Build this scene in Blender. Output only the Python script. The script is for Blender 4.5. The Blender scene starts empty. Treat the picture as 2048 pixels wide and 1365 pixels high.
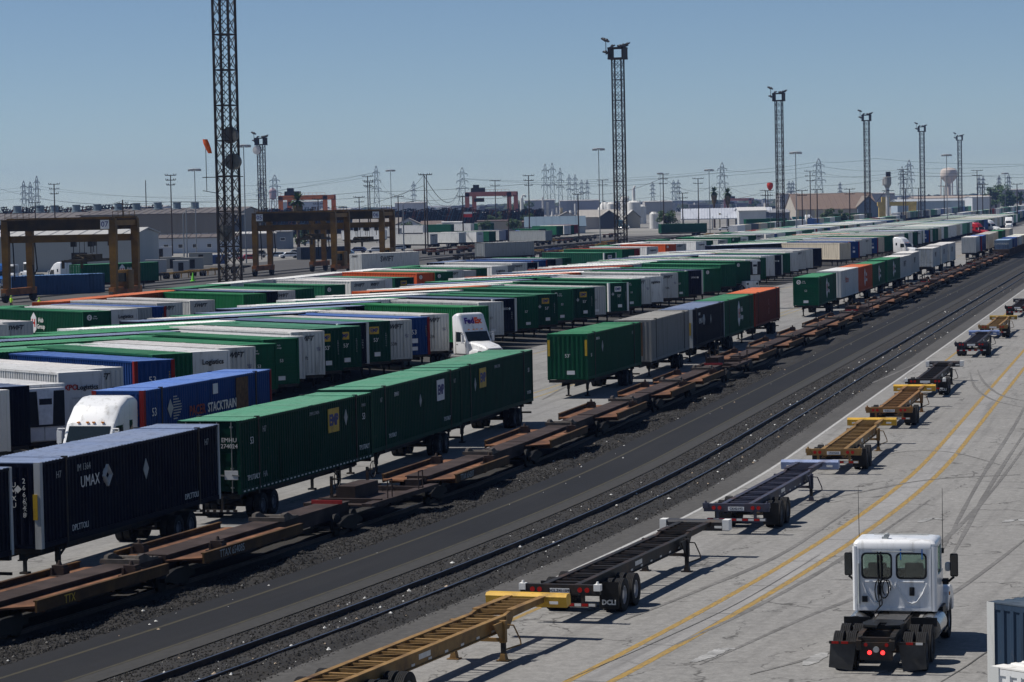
import bpy, bmesh, math, random
import numpy as np
from mathutils import Vector, Matrix
sc = bpy.context.scene
COL = sc.collection
rnd = random.Random(11)
rad = math.radians
# ------------------------------------------------------------------ camera
F, CX, CY, CAMH = 5760.0, 1024.0, 682.5, 12.43
PITCH, ROLL = rad(2.77), rad(-1.18)
fw = Vector((0, math.cos(PITCH), -math.sin(PITCH)))
up0 = Vector((0, math.sin(PITCH), math.cos(PITCH)))
rt0 = Vector((1, 0, 0))
rt = rt0 * math.cos(ROLL) + up0 * math.sin(ROLL)
up = -rt0 * math.sin(ROLL) + up0 * math.cos(ROLL)
cd = bpy.data.cameras.new('camera')
cam = bpy.data.objects.new('camera', cd)
COL.objects.link(cam)
cd.sensor_width = 36
cd.lens = 36 * F / 2048
cd.clip_start = 1
cd.clip_end = 30000
M = Matrix((rt, up, -fw)).transposed().to_4x4()
M.translation = Vector((0, 0, CAMH))
cam.matrix_world = M
sc.camera = cam
# ------------------------------------------------------------------ sky, sun, exposure
SUNV = Vector((0.72, -0.10, -1.0)).normalized()       # travel direction of the sunlight
SUN_EL = math.asin(-SUNV.z)
SUN_AZ = math.atan2(-SUNV.x, -SUNV.y)
w = bpy.data.worlds.new('World')
sc.world = w
w.use_nodes = True
nt = w.node_tree
sky = nt.nodes.new('ShaderNodeTexSky')
sky.sky_type = 'NISHITA'
sky.sun_disc = False
sky.sun_elevation = SUN_EL
sky.sun_rotation = SUN_AZ
sky.altitude = 0
sky.air_density = 0.6
sky.dust_density = 0.0
sky.ozone_density = 4.0
nt.links.new(sky.outputs[0], nt.nodes['Background'].inputs[0])
nt.nodes['Background'].inputs[1].default_value = 0.074
sd = bpy.data.lights.new('sun', 'SUN')
sd.energy = 5.0
sd.angle = rad(0.53)
sd.color = (1.0, 0.95, 0.88)
so = bpy.data.objects.new('sun', sd)
COL.objects.link(so)
so.rotation_euler = SUNV.to_track_quat('-Z', 'Y').to_euler()
sc.view_settings.view_transform = 'Standard'
sc.view_settings.look = 'None'
sc.view_settings.exposure = 0.0
sc.view_settings.gamma = 1.0
sc.view_settings.use_curve_mapping = False
sc.cycles.use_denoising = True
sc.cycles.max_bounces = 6
sc.cycles.volume_bounces = 0
sc.cycles.volume_max_steps = 64
sc.cycles.sample_clamp_indirect = 4
# ------------------------------------------------------------------ survey: the yard curve and measured ground points
def gp(px, py, z=0.0):
    r = fw + rt * ((px - CX) / F) - up * ((py - CY) / F)
    t = (z - CAMH) / r.z
    return (r.x * t, r.y * t)
def ray(px, py, dist):
    r = fw + rt * ((px - CX) / F) - up * ((py - CY) / F)
    k = dist / r.y
    return (r.x * k, dist, CAMH + r.z * k)
_y = np.linspace(-60, 9000, 45301)
_d = np.maximum(140 - _y, 0)
_x = 9.9 + .228 * (_y - 140) - .0011 * _d * _d
_s = np.concatenate([[0], np.cumsum(np.hypot(np.diff(_x), np.diff(_y)))])
_s -= np.interp(-20, _y, _s)
def head(s):
    a = (np.interp(s + .5, _s, _x) - np.interp(s - .5, _s, _x), np.interp(s + .5, _s, _y) - np.interp(s - .5, _s, _y))
    return math.atan2(a[0], a[1])
def S(s, t, z=0.0):
    h = head(s)
    return (float(np.interp(s, _s, _x)) + t * math.cos(h), float(np.interp(s, _s, _y)) - t * math.sin(h), z)
# ------------------------------------------------------------------ materials
MATS = {}
def nodes(name):
    m = bpy.data.materials.new(name)
    m.use_nodes = True
    n = m.node_tree.nodes
    return m, m.node_tree, n, n['Principled BSDF']
def N(t, typ, **kw):
    n = t.nodes.new(typ)
    for k, v in kw.items():
        if k in ('op',): n.operation = v
        elif isinstance(k, str) and k.startswith('i'): n.inputs[int(k[1:])].default_value = v
        else: setattr(n, k, v)
    return n
def ramp(t, src, a, b, c0=(0, 0, 0, 1), c1=(1, 1, 1, 1)):
    r = t.nodes.new('ShaderNodeValToRGB')
    r.color_ramp.elements[0].position = a
    r.color_ramp.elements[1].position = b
    r.color_ramp.elements[0].color = c0
    r.color_ramp.elements[1].color = c1
    t.links.new(src, r.inputs[0])
    return r.outputs[0]
def mixc(t, fac, a, b, mode='MIX'):
    m = t.nodes.new('ShaderNodeMix')
    m.data_type = 'RGBA'
    m.blend_type = mode
    m.clamp_factor = True
    for i, v in ((0, fac), (6, a), (7, b)):
        if hasattr(v, 'default_value') or hasattr(v, 'is_output'): t.links.new(v, m.inputs[i])
        else: m.inputs[i].default_value = v if i == 0 else (*v[:3], 1)
    return m.outputs[2]
def noise(t, vec, scale, detail=4, rough=.55, dims=None):
    n = t.nodes.new('ShaderNodeTexNoise')
    n.inputs['Scale'].default_value = scale
    n.inputs['Detail'].default_value = detail
    n.inputs['Roughness'].default_value = rough
    if vec is not None: t.links.new(vec, n.inputs['Vector'])
    return n.outputs[0]
def mapping(t, vec, scale):
    m = t.nodes.new('ShaderNodeMapping')
    m.inputs['Scale'].default_value = scale
    t.links.new(vec, m.inputs['Vector'])
    return m.outputs[0]
def P(name, col, rough=.6, metal=0.0, var=.18, scale=3.0, dirt=None, dirt_amt=.3, emit=0, coat=0, stretch=(1, 1, 1), bump=0, spec=.22):
    if name in MATS: return MATS[name]
    m, t, n, b = nodes(name)
    b.inputs['Roughness'].default_value = rough
    b.inputs['Metallic'].default_value = metal
    b.inputs['Specular IOR Level'].default_value = spec
    if coat: b.inputs['Coat Weight'].default_value = coat
    co = n.new('ShaderNodeTexCoord').outputs['Object']
    v = mapping(t, co, stretch)
    n1 = noise(t, v, scale)
    c = mixc(t, ramp(t, n1, .3, .7), [x * (1 - var) for x in col], [min(1, x * (1 + var)) for x in col])
    if dirt:
        n2 = noise(t, v, scale * .45, 6, .65)
        c = mixc(t, ramp(t, n2, .62 - dirt_amt * .4, .72), c, dirt)
    t.links.new(c, b.inputs['Base Color'])
    if bump:
        bp = n.new('ShaderNodeBump')
        bp.inputs['Strength'].default_value = bump
        bp.inputs['Distance'].default_value = .02
        t.links.new(noise(t, v, scale * 6), bp.inputs['Height'])
        t.links.new(bp.outputs[0], b.inputs['Normal'])
    if emit:
        t.links.new(c, b.inputs['Emission Color'])
        b.inputs['Emission Strength'].default_value = emit
    MATS[name] = m
    return m
def paint_mat(name, rough, rust=.25, chalk=.02, spec=.04):
    """painted steel whose colour is the object's own; streaks, chalking and rust on top"""
    m, t, n, b = nodes(name)
    oi = n.new('ShaderNodeObjectInfo')
    co = n.new('ShaderNodeTexCoord').outputs['Object']
    ad = n.new('ShaderNodeVectorMath'); ad.operation = 'ADD'
    t.links.new(co, ad.inputs[0])
    cmb = n.new('ShaderNodeVectorMath'); cmb.operation = 'SCALE'
    t.links.new(oi.outputs['Location'], cmb.inputs[0]); cmb.inputs['Scale'].default_value = 1.37
    t.links.new(cmb.outputs[0], ad.inputs[1])
    v = ad.outputs[0]
    st = noise(t, mapping(t, v, (2.2, 2.2, .22)), 1.6, 5, .6)
    big = noise(t, v, .55, 3)
    base = oi.outputs['Color']
    c = mixc(t, ramp(t, big, .35, .7), base, mixc(t, chalk, base, (.36, .35, .32)))
    grime = mixc(t, .85, (.055, .045, .035), mixc(t, 1.0, base, (.62, .60, .56), 'MULTIPLY'))
    c = mixc(t, ramp(t, st, .52, .76), c, grime)
    scr = noise(t, mapping(t, v, (1, 1, .5)), 5.5, 6, .75)
    c = mixc(t, ramp(t, scr, .60, .74), c, mixc(t, .35, base, (.17, .13, .10)))
    ru = noise(t, mapping(t, v, (3.5, 3.5, .8)), 1.3, 7, .7)
    c = mixc(t, ramp(t, ru, .72 - rust * .12, .80), c, (.16, .065, .03))
    t.links.new(c, b.inputs['Base Color'])
    b.inputs['Roughness'].default_value = rough
    b.inputs['Specular IOR Level'].default_value = spec
    MATS[name] = m
    return m
PAINT = paint_mat('container_paint', .5, .3)
ROOFP = paint_mat('roof_paint', .62, .12, .15)
CAB = paint_mat('truck_paint', .22, -.4, .0, .5)
STEEL = P('dark_steel', (.022, .021, .02), .55, .0, .35, 4, (.06, .035, .02), .35)
BLACK = P('black_plastic', (.012, .012, .013), .5)
TYRE = P('tyre_rubber', (.02, .02, .021), .85, 0, .3, 6, (.05, .045, .04), .3)
RIM = P('rim_metal', (.5, .5, .52), .35, .5, .1, 4)
RIMD = P('rim_dark', (.16, .17, .19), .5, .2, .3, 4)
CHROME = P('chrome', (.75, .76, .78), .12, 1.0, .03)
GLASS = P('window_glass', (.012, .018, .02), .06, 0, .1, 1, spec=.7)
WHITE = P('white_marking', (.72, .72, .70), .55, 0, .08)
MUTED = P('grey_marking', (.34, .36, .36), .6, 0, .2)
DARKTXT = P('black_marking', (.015, .015, .02), .5)
BLUETXT = P('blue_marking', (.02, .03, .16), .5)
REDTXT = P('red_marking', (.45, .03, .02), .5)
PURPLE = P('purple_marking', (.05, .02, .18), .5)
ORTXT = P('orange_marking', (.65, .08, .02), .5)
YPANEL = P('yellow_panel', (.50, .33, .03), .5, 0, .15, 3, (.2, .12, .03), .25)
WPANEL = P('white_panel', (.66, .67, .68), .5, 0, .08, 3)
REDL = P('red_lens', (.35, .012, .01), .25)
REDLIT = P('red_lamp_lit', (1.0, .03, .03), .3, emit=3.0, var=.02)
AMBER = P('amber_lens', (.75, .25, .03), .3)
RWTAPE = P('reflective_tape', (.6, .6, .58), .4)
# ------------------------------------------------------------------ mesh helpers
class MB:
    def __init__(s): s.v, s.f, s.mi, s.m = [], [], [], 0
    def add(s, vs, fs):
        o = len(s.v)
        s.v += [tuple(map(float, p)) for p in vs]
        for f in fs:
            s.f.append(tuple(i + o for i in f)); s.mi.append(s.m)
        return s
    def box(s, x0, x1, y0, y1, z0, z1):
        return s.add([(x0, y0, z0), (x1, y0, z0), (x1, y1, z0), (x0, y1, z0), (x0, y0, z1), (x1, y0, z1), (x1, y1, z1), (x0, y1, z1)],
                     [(0, 3, 2, 1), (4, 5, 6, 7), (0, 1, 5, 4), (1, 2, 6, 5), (2, 3, 7, 6), (3, 0, 4, 7)])
    def bar(s, p, q, w, h=None, upv=(0, 0, 1)):
        h = h or w
        p, q = Vector(p), Vector(q)
        d = (q - p).normalized()
        u = Vector(upv)
        if abs(d.dot(u)) > .98: u = Vector((0, 1, 0))
        a = d.cross(u).normalized() * (w / 2)
        b = a.cross(d).normalized() * (h / 2)
        vs = [p - a - b, p + a - b, p + a + b, p - a + b, q - a - b, q + a - b, q + a + b, q - a + b]
        return s.add(vs, [(0, 1, 2, 3), (7, 6, 5, 4), (0, 4, 5, 1), (1, 5, 6, 2), (2, 6, 7, 3), (3, 7, 4, 0)])
    def cyl(s, p, q, r0, r1=None, n=8, cap=True):
        r1 = r0 if r1 is None else r1
        p, q = Vector(p), Vector(q)
        d = (q - p).normalized()
        u = Vector((0, 0, 1)) if abs(d.z) < .9 else Vector((0, 1, 0))
        a = d.cross(u).normalized(); b = a.cross(d)
        vs = []
        for c, r in ((p, r0), (q, r1)):
            vs += [c + (a * math.cos(2 * math.pi * i / n) + b * math.sin(2 * math.pi * i / n)) * r for i in range(n)]
        fs = [(i, i + n, (i + 1) % n + n, (i + 1) % n) for i in range(n)]
        if cap: fs += [tuple(range(n)), tuple(range(2 * n - 1, n - 1, -1))]
        return s.add(vs, fs)
    def tube(s, pts, r, n=6):
        for a, b in zip(pts, pts[1:]): s.cyl(a, b, r, n=n)
        return s
    def lathe(s, prof, n=16, axis='z', c=(0, 0, 0), close=False):
        k = len(prof); vs = []
        for i in range(n):
            a = 2 * math.pi * i / n
            for r, h in prof:
                if axis == 'z': vs.append((c[0] + r * math.cos(a), c[1] + r * math.sin(a), c[2] + h))
                elif axis == 'x': vs.append((c[0] + h, c[1] + r * math.cos(a), c[2] + r * math.sin(a)))
                else: vs.append((c[0] + r * math.sin(a), c[1] + h, c[2] + r * math.cos(a)))
        fs = []
        for i in range(n):
            j = (i + 1) % n
            for q in range(k - 1 + (1 if close else 0)):
                q2 = (q + 1) % k
                fs.append((i * k + q, j * k + q, j * k + q2, i * k + q2))
        return s.add(vs, fs)
    def prism(s, prof, a0, a1, axis='x'):
        """polygon prof in the plane across axis, pushed from a0 to a1"""
        n = len(prof)
        def pt(p, a):
            return (a, p[0], p[1]) if axis == 'x' else ((p[0], a, p[1]) if axis == 'y' else (p[0], p[1], a))
        vs = [pt(p, a0) for p in prof] + [pt(p, a1) for p in prof]
        fs = [(i, (i + 1) % n, (i + 1) % n + n, i + n) for i in range(n)] + [tuple(range(n - 1, -1, -1)), tuple(range(n, 2 * n))]
        return s.add(vs, fs)
    def quad(s, *p): return s.add(p, [tuple(range(len(p)))])
    def loft(s, rings, cap=True):
        n = len(rings[0]); vs = [p for r in rings for p in r]; fs = []
        for k in range(len(rings) - 1):
            for i in range(n):
                j = (i + 1) % n
                fs.append((k * n + i, k * n + j, (k + 1) * n + j, (k + 1) * n + i))
        if cap: fs += [tuple(range(n - 1, -1, -1)), tuple(range((len(rings) - 1) * n, len(rings) * n))]
        return s.add(vs, fs)
    def mesh(s, name, *mats, smooth=False, fix=True):
        me = bpy.data.meshes.new(name)
        me.from_pydata(s.v, [], s.f)
        for m in mats: me.materials.append(m)
        if len(mats) > 1: me.polygons.foreach_set('material_index', s.mi)
        if fix:
            bm = bmesh.new(); bm.from_mesh(me)
            bmesh.ops.recalc_face_normals(bm, faces=bm.faces)
            bm.to_mesh(me); bm.free()
        if smooth:
            me.polygons.foreach_set('use_smooth', [True] * len(me.polygons))
            me.set_sharp_from_angle(angle=rad(38))
        me.update()
        return me
CACHE = {}
def shape(key, fn):
    if key not in CACHE: CACHE[key] = fn()
    return CACHE[key]
def obj(name, me, parent=None, loc=(0, 0, 0), rz=0.0, col=None, rot=None, kind=None, scale=None):
    o = bpy.data.objects.new(name, me)
    COL.objects.link(o)
    if parent is not None: o.parent = parent
    o.location = loc
    o.rotation_euler = rot if rot else (0, 0, rz)
    if scale: o.scale = scale
    if col: o.color = (*col, 1)
    if kind: o['kind'] = kind
    return o
def thing(name, label, cat, loc=(0, 0, 0), rz=0.0, group=None, me=None, col=None, scale=None):
    o = obj(name, me, None, loc, rz, col, scale=scale)
    o['label'] = label; o['category'] = cat
    if group: o['group'] = group
    return o
def copy_tree(o, parent=None):
    c = o.copy(); COL.objects.link(c)
    if parent is not None: c.parent = parent
    for ch in list(o.children): copy_tree(ch, c)
    return c
def text(body, size, mat, parent, loc, face='front', shear=0.0, align='CENTER', vertical=False, name='lettering', bold=0.0, sx=1.0):
    key = ('txt', body, size, mat.name, shear, align, bold)
    def mk():
        c = bpy.data.curves.new('lettering', 'FONT')
        c.body = body; c.size = size; c.shear = shear; c.align_x = align; c.align_y = 'CENTER'
        c.extrude = .004; c.offset = bold; c.resolution_u = 2
        if vertical: c.space_line = .95
        c.materials.append(mat)
        to = bpy.data.objects.new('lettering', c)
        me = bpy.data.meshes.new_from_object(to)
        bpy.data.objects.remove(to); bpy.data.curves.remove(c)
        me.name = 'lettering'
        return me
    r = {'front': (rad(90), 0, 0), 'right': (rad(90), 0, rad(90)), 'left': (rad(90), 0, rad(-90)), 'back': (rad(90), 0, rad(180)), 'top': (0, 0, 0)}[face]
    o = obj(name, shape(key, mk), parent, loc, rot=r)
    if sx != 1: o.scale = (sx, 1, 1)
    return o
def panel(w, h, mat, parent, loc, face='front', name='logo_panel', diamond=False, t=.012):
    def mk():
        b = MB()
        if diamond: b.prism([(0, -h / 2), (w / 2, 0), (0, h / 2), (-w / 2, 0)], -t, t, 'y')
        else: b.box(-w / 2, w / 2, -t, t, -h / 2, h / 2)
        return b.mesh(name, mat)
    rz = {'front': 0, 'right': rad(90), 'left': rad(-90), 'back': rad(180)}[face]
    return obj(name, shape(('pan', w, h, mat.name, diamond), mk), parent, loc, rz)
# ------------------------------------------------------------------ ground surfaces
def uvco(t, n, sc_=(1, 1, 1)):
    u = n.new('ShaderNodeUVMap').outputs[0]
    return mapping(t, u, sc_), u
def ground_mat(name, col, speck=.25, streak=.25, crack=.5, crack_scale=.22, patch=.2, dark=(.05, .048, .045), rough=.85):
    m, t, n, b = nodes(name)
    v, u = uvco(t, n)
    c0 = [x * (1 - speck) for x in col]; c1 = [x * (1 + speck) for x in col]
    c = mixc(t, ramp(t, noise(t, v, 11, 5, .8), .34, .66), c0, c1)
    c = mixc(t, .5, c, mixc(t, ramp(t, noise(t, v, 3.2, 4, .7), .36, .64), c0, c1))
    c = mixc(t, ramp(t, noise(t, v, .12, 5, .6), .35, .7), c, mixc(t, patch, c, dark))
    sv = mapping(t, u, (.05, 1.7, 1))
    c = mixc(t, ramp(t, noise(t, sv, 1.0, 5, .6), .5, .8), c, mixc(t, streak, c, dark))
    if crack:
        ds = n.new('ShaderNodeTexNoise'); ds.inputs['Scale'].default_value = 1.6; ds.inputs['Detail'].default_value = 5
        t.links.new(v, ds.inputs['Vector'])
        av = n.new('ShaderNodeVectorMath'); av.operation = 'MULTIPLY_ADD'
        t.links.new(ds.outputs[1], av.inputs[0]); av.inputs[1].default_value = (1.6, 1.6, 0); t.links.new(v, av.inputs[2])
        vo = n.new('ShaderNodeTexVoronoi'); vo.feature = 'DISTANCE_TO_EDGE'; vo.inputs['Scale'].default_value = crack_scale
        t.links.new(mapping(t, av.outputs[0], (.7, 1.3, 1)), vo.inputs['Vector'])
        line = ramp(t, vo.outputs['Distance'], .002, .011, (1, 1, 1, 1), (0, 0, 0, 1))
        msk = ramp(t, noise(t, v, .35, 3), .40, .52)
        mm = n.new('ShaderNodeMath'); mm.operation = 'MULTIPLY'
        t.links.new(line, mm.inputs[0]); t.links.new(msk, mm.inputs[1])
        m2 = n.new('ShaderNodeMath'); m2.operation = 'MULTIPLY'
        t.links.new(mm.outputs[0], m2.inputs[0]); m2.inputs[1].default_value = crack
        c = mixc(t, m2.outputs[0], c, dark)
    t.links.new(c, b.inputs['Base Color'])
    b.inputs['Roughness'].default_value = rough
    b.inputs['Specular IOR Level'].default_value = .25
    bp = n.new('ShaderNodeBump'); bp.inputs['Strength'].default_value = .35; bp.inputs['Distance'].default_value = .012
    t.links.new(noise(t, v, 30, 3, .7), bp.inputs['Height']); t.links.new(bp.outputs[0], b.inputs['Normal'])
    MATS[name] = m
    return m
LOT = ground_mat('worn_asphalt', (.245, .24, .23), .30, .35, .85, .20, .2)
APRON = ground_mat('yard_concrete', (.245, .242, .235), .24, .5, .6, .12, .3)
ROAD = ground_mat('dark_asphalt', (.0105, .0115, .014), .3, .55, 0, .2, .35, (.024, .024, .025))
ROADC = ground_mat('concrete_gutter', (.040, .040, .039), .35, .7, 0, .2, .3)
SHOULDER = ground_mat('dirty_asphalt', (.085, .082, .078), .4, .6, .4, .3, .5)
BETW = ground_mat('pale_concrete', (.29, .285, .28), .2, .5, .3, .25, .3)
def line_mat(name, col, wear, under):
    m, t, n, b = nodes(name)
    v, u = uvco(t, n)
    c = mixc(t, noise(t, v, 6, 4), [x * .8 for x in col], [min(1, x * 1.15) for x in col])
    ws = noise(t, mapping(t, u, (.7, 5, 1)), 2.2, 6, .7)
    c = mixc(t, ramp(t, ws, .62 - wear * .25, .66), c, under)
    t.links.new(c, b.inputs['Base Color']); b.inputs['Roughness'].default_value = .75
    MATS[name] = m
    return m
YLINE = line_mat('yellow_line', (.36, .225, .045), .78, (.15, .12, .07))
YLINE2 = line_mat('faded_yellow_line', (.30, .22, .07), .5, (.16, .15, .135))
YROAD = line_mat('dim_yellow_line', (.045, .038, .016), .6, (.014, .014, .014))
WLINE = line_mat('white_line', (.42, .42, .41), .3, (.15, .15, .145))
def stations(s0, s1):
    a = [s0]
    while a[-1] < s1:
        a.append(min(s1, a[-1] + (2.5 if a[-1] < 225 else 120)))
    return a
def strip(name, t0, t1, s0, s1, z, mat, kind='structure', nt_=1, zf=None):
    ss = stations(s0, s1); ts = [t0 + (t1 - t0) * i / nt_ for i in range(nt_ + 1)]
    vs, fs, uv = [], [], []
    for s in ss:
        for t in ts:
            vs.append(S(s, t, z if zf is None else zf(s, t))); uv.append((s, t))
    k = len(ts)
    for i in range(len(ss) - 1):
        for j in range(nt_):
            fs.append((i * k + j, i * k + j + 1, (i + 1) * k + j + 1, (i + 1) * k + j))
    me = bpy.data.meshes.new(name); me.from_pydata(vs, [], fs)
    l = me.uv_layers.new(name='UVMap')
    for p in me.polygons:
        for li in p.loop_indices: l.data[li].uv = uv[me.loops[li].vertex_index]
    me.materials.append(mat)
    return obj(name, me, kind=kind)
# the wide ground sheet to the horizon
def big_ground():
    m, t, n, b = nodes('plain_ground')
    co = n.new('ShaderNodeTexCoord').outputs['Object']
    c = mixc(t, ramp(t, noise(t, co, .012, 6, .6), .35, .65), (.15, .145, .135), (.27, .26, .24))
    c = mixc(t, ramp(t, noise(t, co, .0035, 4, .6), .5, .7), c, (.09, .095, .07))
    t.links.new(c, b.inputs['Base Color']); b.inputs['Roughness'].default_value = .95
    me = MB().quad((-6000, -200, -.03), (6000, -200, -.03), (6000, 14000, -.03), (-6000, 14000, -.03)).mesh('ground', m)
    obj('ground', me, kind='structure')
big_ground()
S0, S1 = 60, 2600
BAY = ground_mat('shade_dark_asphalt', (.062, .061, .060), .35, .4, .4, .15, .5)  # asphalt colour darkened to paint in the deep shade under parked trailers
strip('yard_apron', -31.3, -11.0, S0, 1700, 0.0, APRON)
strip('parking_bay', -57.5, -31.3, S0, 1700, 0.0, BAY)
strip('yard_apron', -65.5, -57.5, S0, 1700, 0.0, APRON)
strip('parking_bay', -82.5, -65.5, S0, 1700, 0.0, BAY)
strip('yard_apron', -126, -82.5, S0, 1700, 0.0, APRON)
strip('crane_apron', -178, -126.0, S0, 1000, -.004, SHOULDER)
strip('asphalt_lot', 3.7, 90, S0, S1, 0.0, LOT)
strip('lot_shoulder', 2.5, 3.7, S0, S1, 0.0, SHOULDER)
strip('road', -5.45, -2.35, S0, S1, 0.02, ROAD)
strip('road_gutter', -2.35, -1.6, S0, S1, 0.02, ROADC)
strip('road_line', -4.5, -4.36, S0, 700, .024, YROAD)
strip('road_line', -2.48, -2.36, S0, 700, .024, YROAD)
strip('lot_edge_line', 3.74, 3.88, S0, 900, .004, WLINE)
strip('lot_lane_line', 5.32, 5.5, S0, 600, .004, YLINE)
strip('lane_divider', 10.62, 11.48, S0, 900, .004, BETW)
strip('lot_lane_line', 10.38, 10.60, S0, 900, .004, YLINE)
strip('lot_lane_line', 11.50, 11.72, S0, 900, .004, YLINE)
strip('apron_lane_line', -17.75, -17.6, S0, 900, .004, YLINE2)
strip('apron_lane_line', -18.75, -18.6, S0, 900, .004, YLINE2)
strip('apron_lane_line', -12.0, -11.88, S0, 900, .004, YLINE2)
strip('apron_lane_line', -29.0, -28.85, S0, 900, .004, YLINE2)
SKID = ground_mat('tyre_mark', (.18, .176, .17), .4, .6, 0, .2, .4)
SMUDGE = ground_mat('pale_smudge', (.33, .33, .325), .5, .6, 0, .2, .2)
JOINT = ground_mat('joint_tar', (.10, .098, .094), .3, .3, 0, .2, .2)
MARKZ = [.0064]
def curve_mark(name, pts, wd, mat, z=None):
    """a thin worn mark along surveyed ground points"""
    MARKZ[0] += .0004; z = MARKZ[0]
    P_ = [Vector((*gp(*p), z)) for p in pts]; fine = []
    for i in range(len(P_) - 1):
        a = P_[max(i - 1, 0)]; b = P_[i]; c = P_[i + 1]; d = P_[min(i + 2, len(P_) - 1)]
        for k in range(8):
            u = k / 8; fine.append(.5 * ((2 * b) + (c - a) * u + (2 * a - 5 * b + 4 * c - d) * u * u + (3 * b - a - 3 * c + d) * u ** 3))
    fine.append(P_[-1]); vs, fs, uv = [], [], []
    n = len(fine)
    for i, p in enumerate(fine):
        d = (fine[min(i + 1, n - 1)] - fine[max(i - 1, 0)]).normalized(); q = Vector((d.y, -d.x, 0)); w_ = wd * (.35 + .65 * math.sin(math.pi * (i + .5) / n)) * rnd.uniform(.75, 1.15)
        vs += [p - q * w_ / 2, p + q * w_ / 2]; uv += [(p.x, p.y), (p.x + .2, p.y)]
    fs = [(2 * i, 2 * i + 1, 2 * i + 3, 2 * i + 2) for i in range(n - 1)]
    me = bpy.data.meshes.new(name); me.from_pydata([tuple(v) for v in vs], [], fs); l = me.uv_layers.new(name='UVMap')
    for p in me.polygons:
        for li in p.loop_indices: l.data[li].uv = uv[me.loops[li].vertex_index]
    me.materials.append(mat); obj(name, me, kind='structure')
for pts in ([(1350, 1290), (1500, 1220), (1680, 1120), (1860, 1000)], [(1400, 1330), (1600, 1240), (1800, 1150), (1960, 1010), (2060, 880)], [(1880, 1110), (1960, 960), (2030, 850), (2060, 790)], [(1900, 1120), (1985, 965), (2060, 850)], [(1690, 930), (1800, 905), (1900, 905), (2000, 930)], [(1940, 745), (1950, 775), (1985, 800), (2045, 815)],
            [(1955, 740), (1968, 765), (2000, 790), (2050, 803)], [(1250, 1240), (1400, 1180), (1560, 1110), (1700, 1020)], [(1680, 790), (1760, 760), (1850, 720)], [(1600, 1010), (1720, 985), (1860, 960), (2040, 950)], [(1500, 1350), (1700, 1290), (1900, 1190), (2050, 1080)], [(1120, 760), (1180, 720), (1210, 690)], [(1085, 800), (1140, 770), (1200, 745)]): curve_mark('tyre_mark', pts, .21, SKID)
for pts in ([(1385, 1325), (1420, 1312), (1445, 1300), (1470, 1298)], [(1840, 1045), (1862, 1038), (1885, 1040)], [(2008, 1046), (2030, 1040), (2052, 1044)], [(1610, 1332), (1632, 1318), (1650, 1306)]): curve_mark('pale_smudge', pts, .45, SMUDGE)
curve_mark('pavement_joint', [(1880, 1366), (1930, 1335), (1972, 1306), (2060, 1250)], .05, JOINT); curve_mark('pavement_joint', [(1130, 1362), (1300, 1290), (1480, 1205), (1640, 1110)], .04, JOINT)
for i in range(40):
    s = 96 + i * 6.1; a = S(s, 10.63, .0062); b = S(s, 11.47, .0062); k = .03
    me = bpy.data.meshes.new('slab_joint'); me.from_pydata([a, b, (b[0], b[1] + k * 2, b[2]), (a[0], a[1] + k * 2, a[2])], [], [(0, 1, 2, 3)]); me.materials.append(JOINT); obj('slab_joint', me, kind='structure')
# ballast beds, rough and stony
BALM, t_, n_, b_ = nodes('ballast_fines')
v_, u_ = uvco(t_, n_)
c_ = mixc(t_, noise(t_, v_, 14, 5, .8), (.006, .006, .006), (.034, .032, .030))
c_ = mixc(t_, ramp(t_, noise(t_, v_, .5, 4), .45, .7), c_, (.026, .023, .020))
t_.links.new(c_, b_.inputs['Base Color']); b_.inputs['Roughness'].default_value = .95
bp_ = n_.new('ShaderNodeBump'); bp_.inputs['Strength'].default_value = .9; bp_.inputs['Distance'].default_value = .06
t_.links.new(noise(t_, v_, 10, 4, .8), bp_.inputs['Height']); t_.links.new(bp_.outputs[0], b_.inputs['Normal'])
rs = np.random.RandomState(5)
def lump(s, t, a=.04):
    return a * (math.sin(s * 1.7 + t * 2.1) + math.sin(s * .63 - t * 3.3) + .6 * math.sin(s * 3.1 + 4.4 * t)) / 2.6
def bal_a(s, t):
    e = min(1, max(0, (t + 1.6) / .5)) * min(1, max(0, (2.6 - t) / .6))
    up_ = min(1, max(0, (t - .25) / .9)) * min(1, max(0, (2.5 - t) / .5))
    return -.012 + e * (.045 + lump(s, t, .025) + .085 * up_)
def bal_b(s, t):
    e = min(1, max(0, (t + 11.0) / .4)) * min(1, max(0, (-5.4 - t) / .25))
    rid = .16 * math.exp(-((t + 6.2) / .45) ** 2) * (.6 + .5 * math.sin(s * .5) + .4 * math.sin(s * 1.37))
    return -.012 + e * (.06 + lump(s, t, .04) + max(0, rid))
def stations(s0, s1):
    a = [s0]
    while a[-1] < s1: a.append(min(s1, a[-1] + (.6 if a[-1] < 240 else (2.5 if a[-1] < 420 else 60))))
    return a
strip('ballast_bed', -1.6, 2.6, S0, S1, 0, BALM, nt_=16, zf=bal_a)
strip('ballast_bed', -11.0, -5.45, S0, S1, 0, BALM, nt_=18, zf=bal_b)
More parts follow.
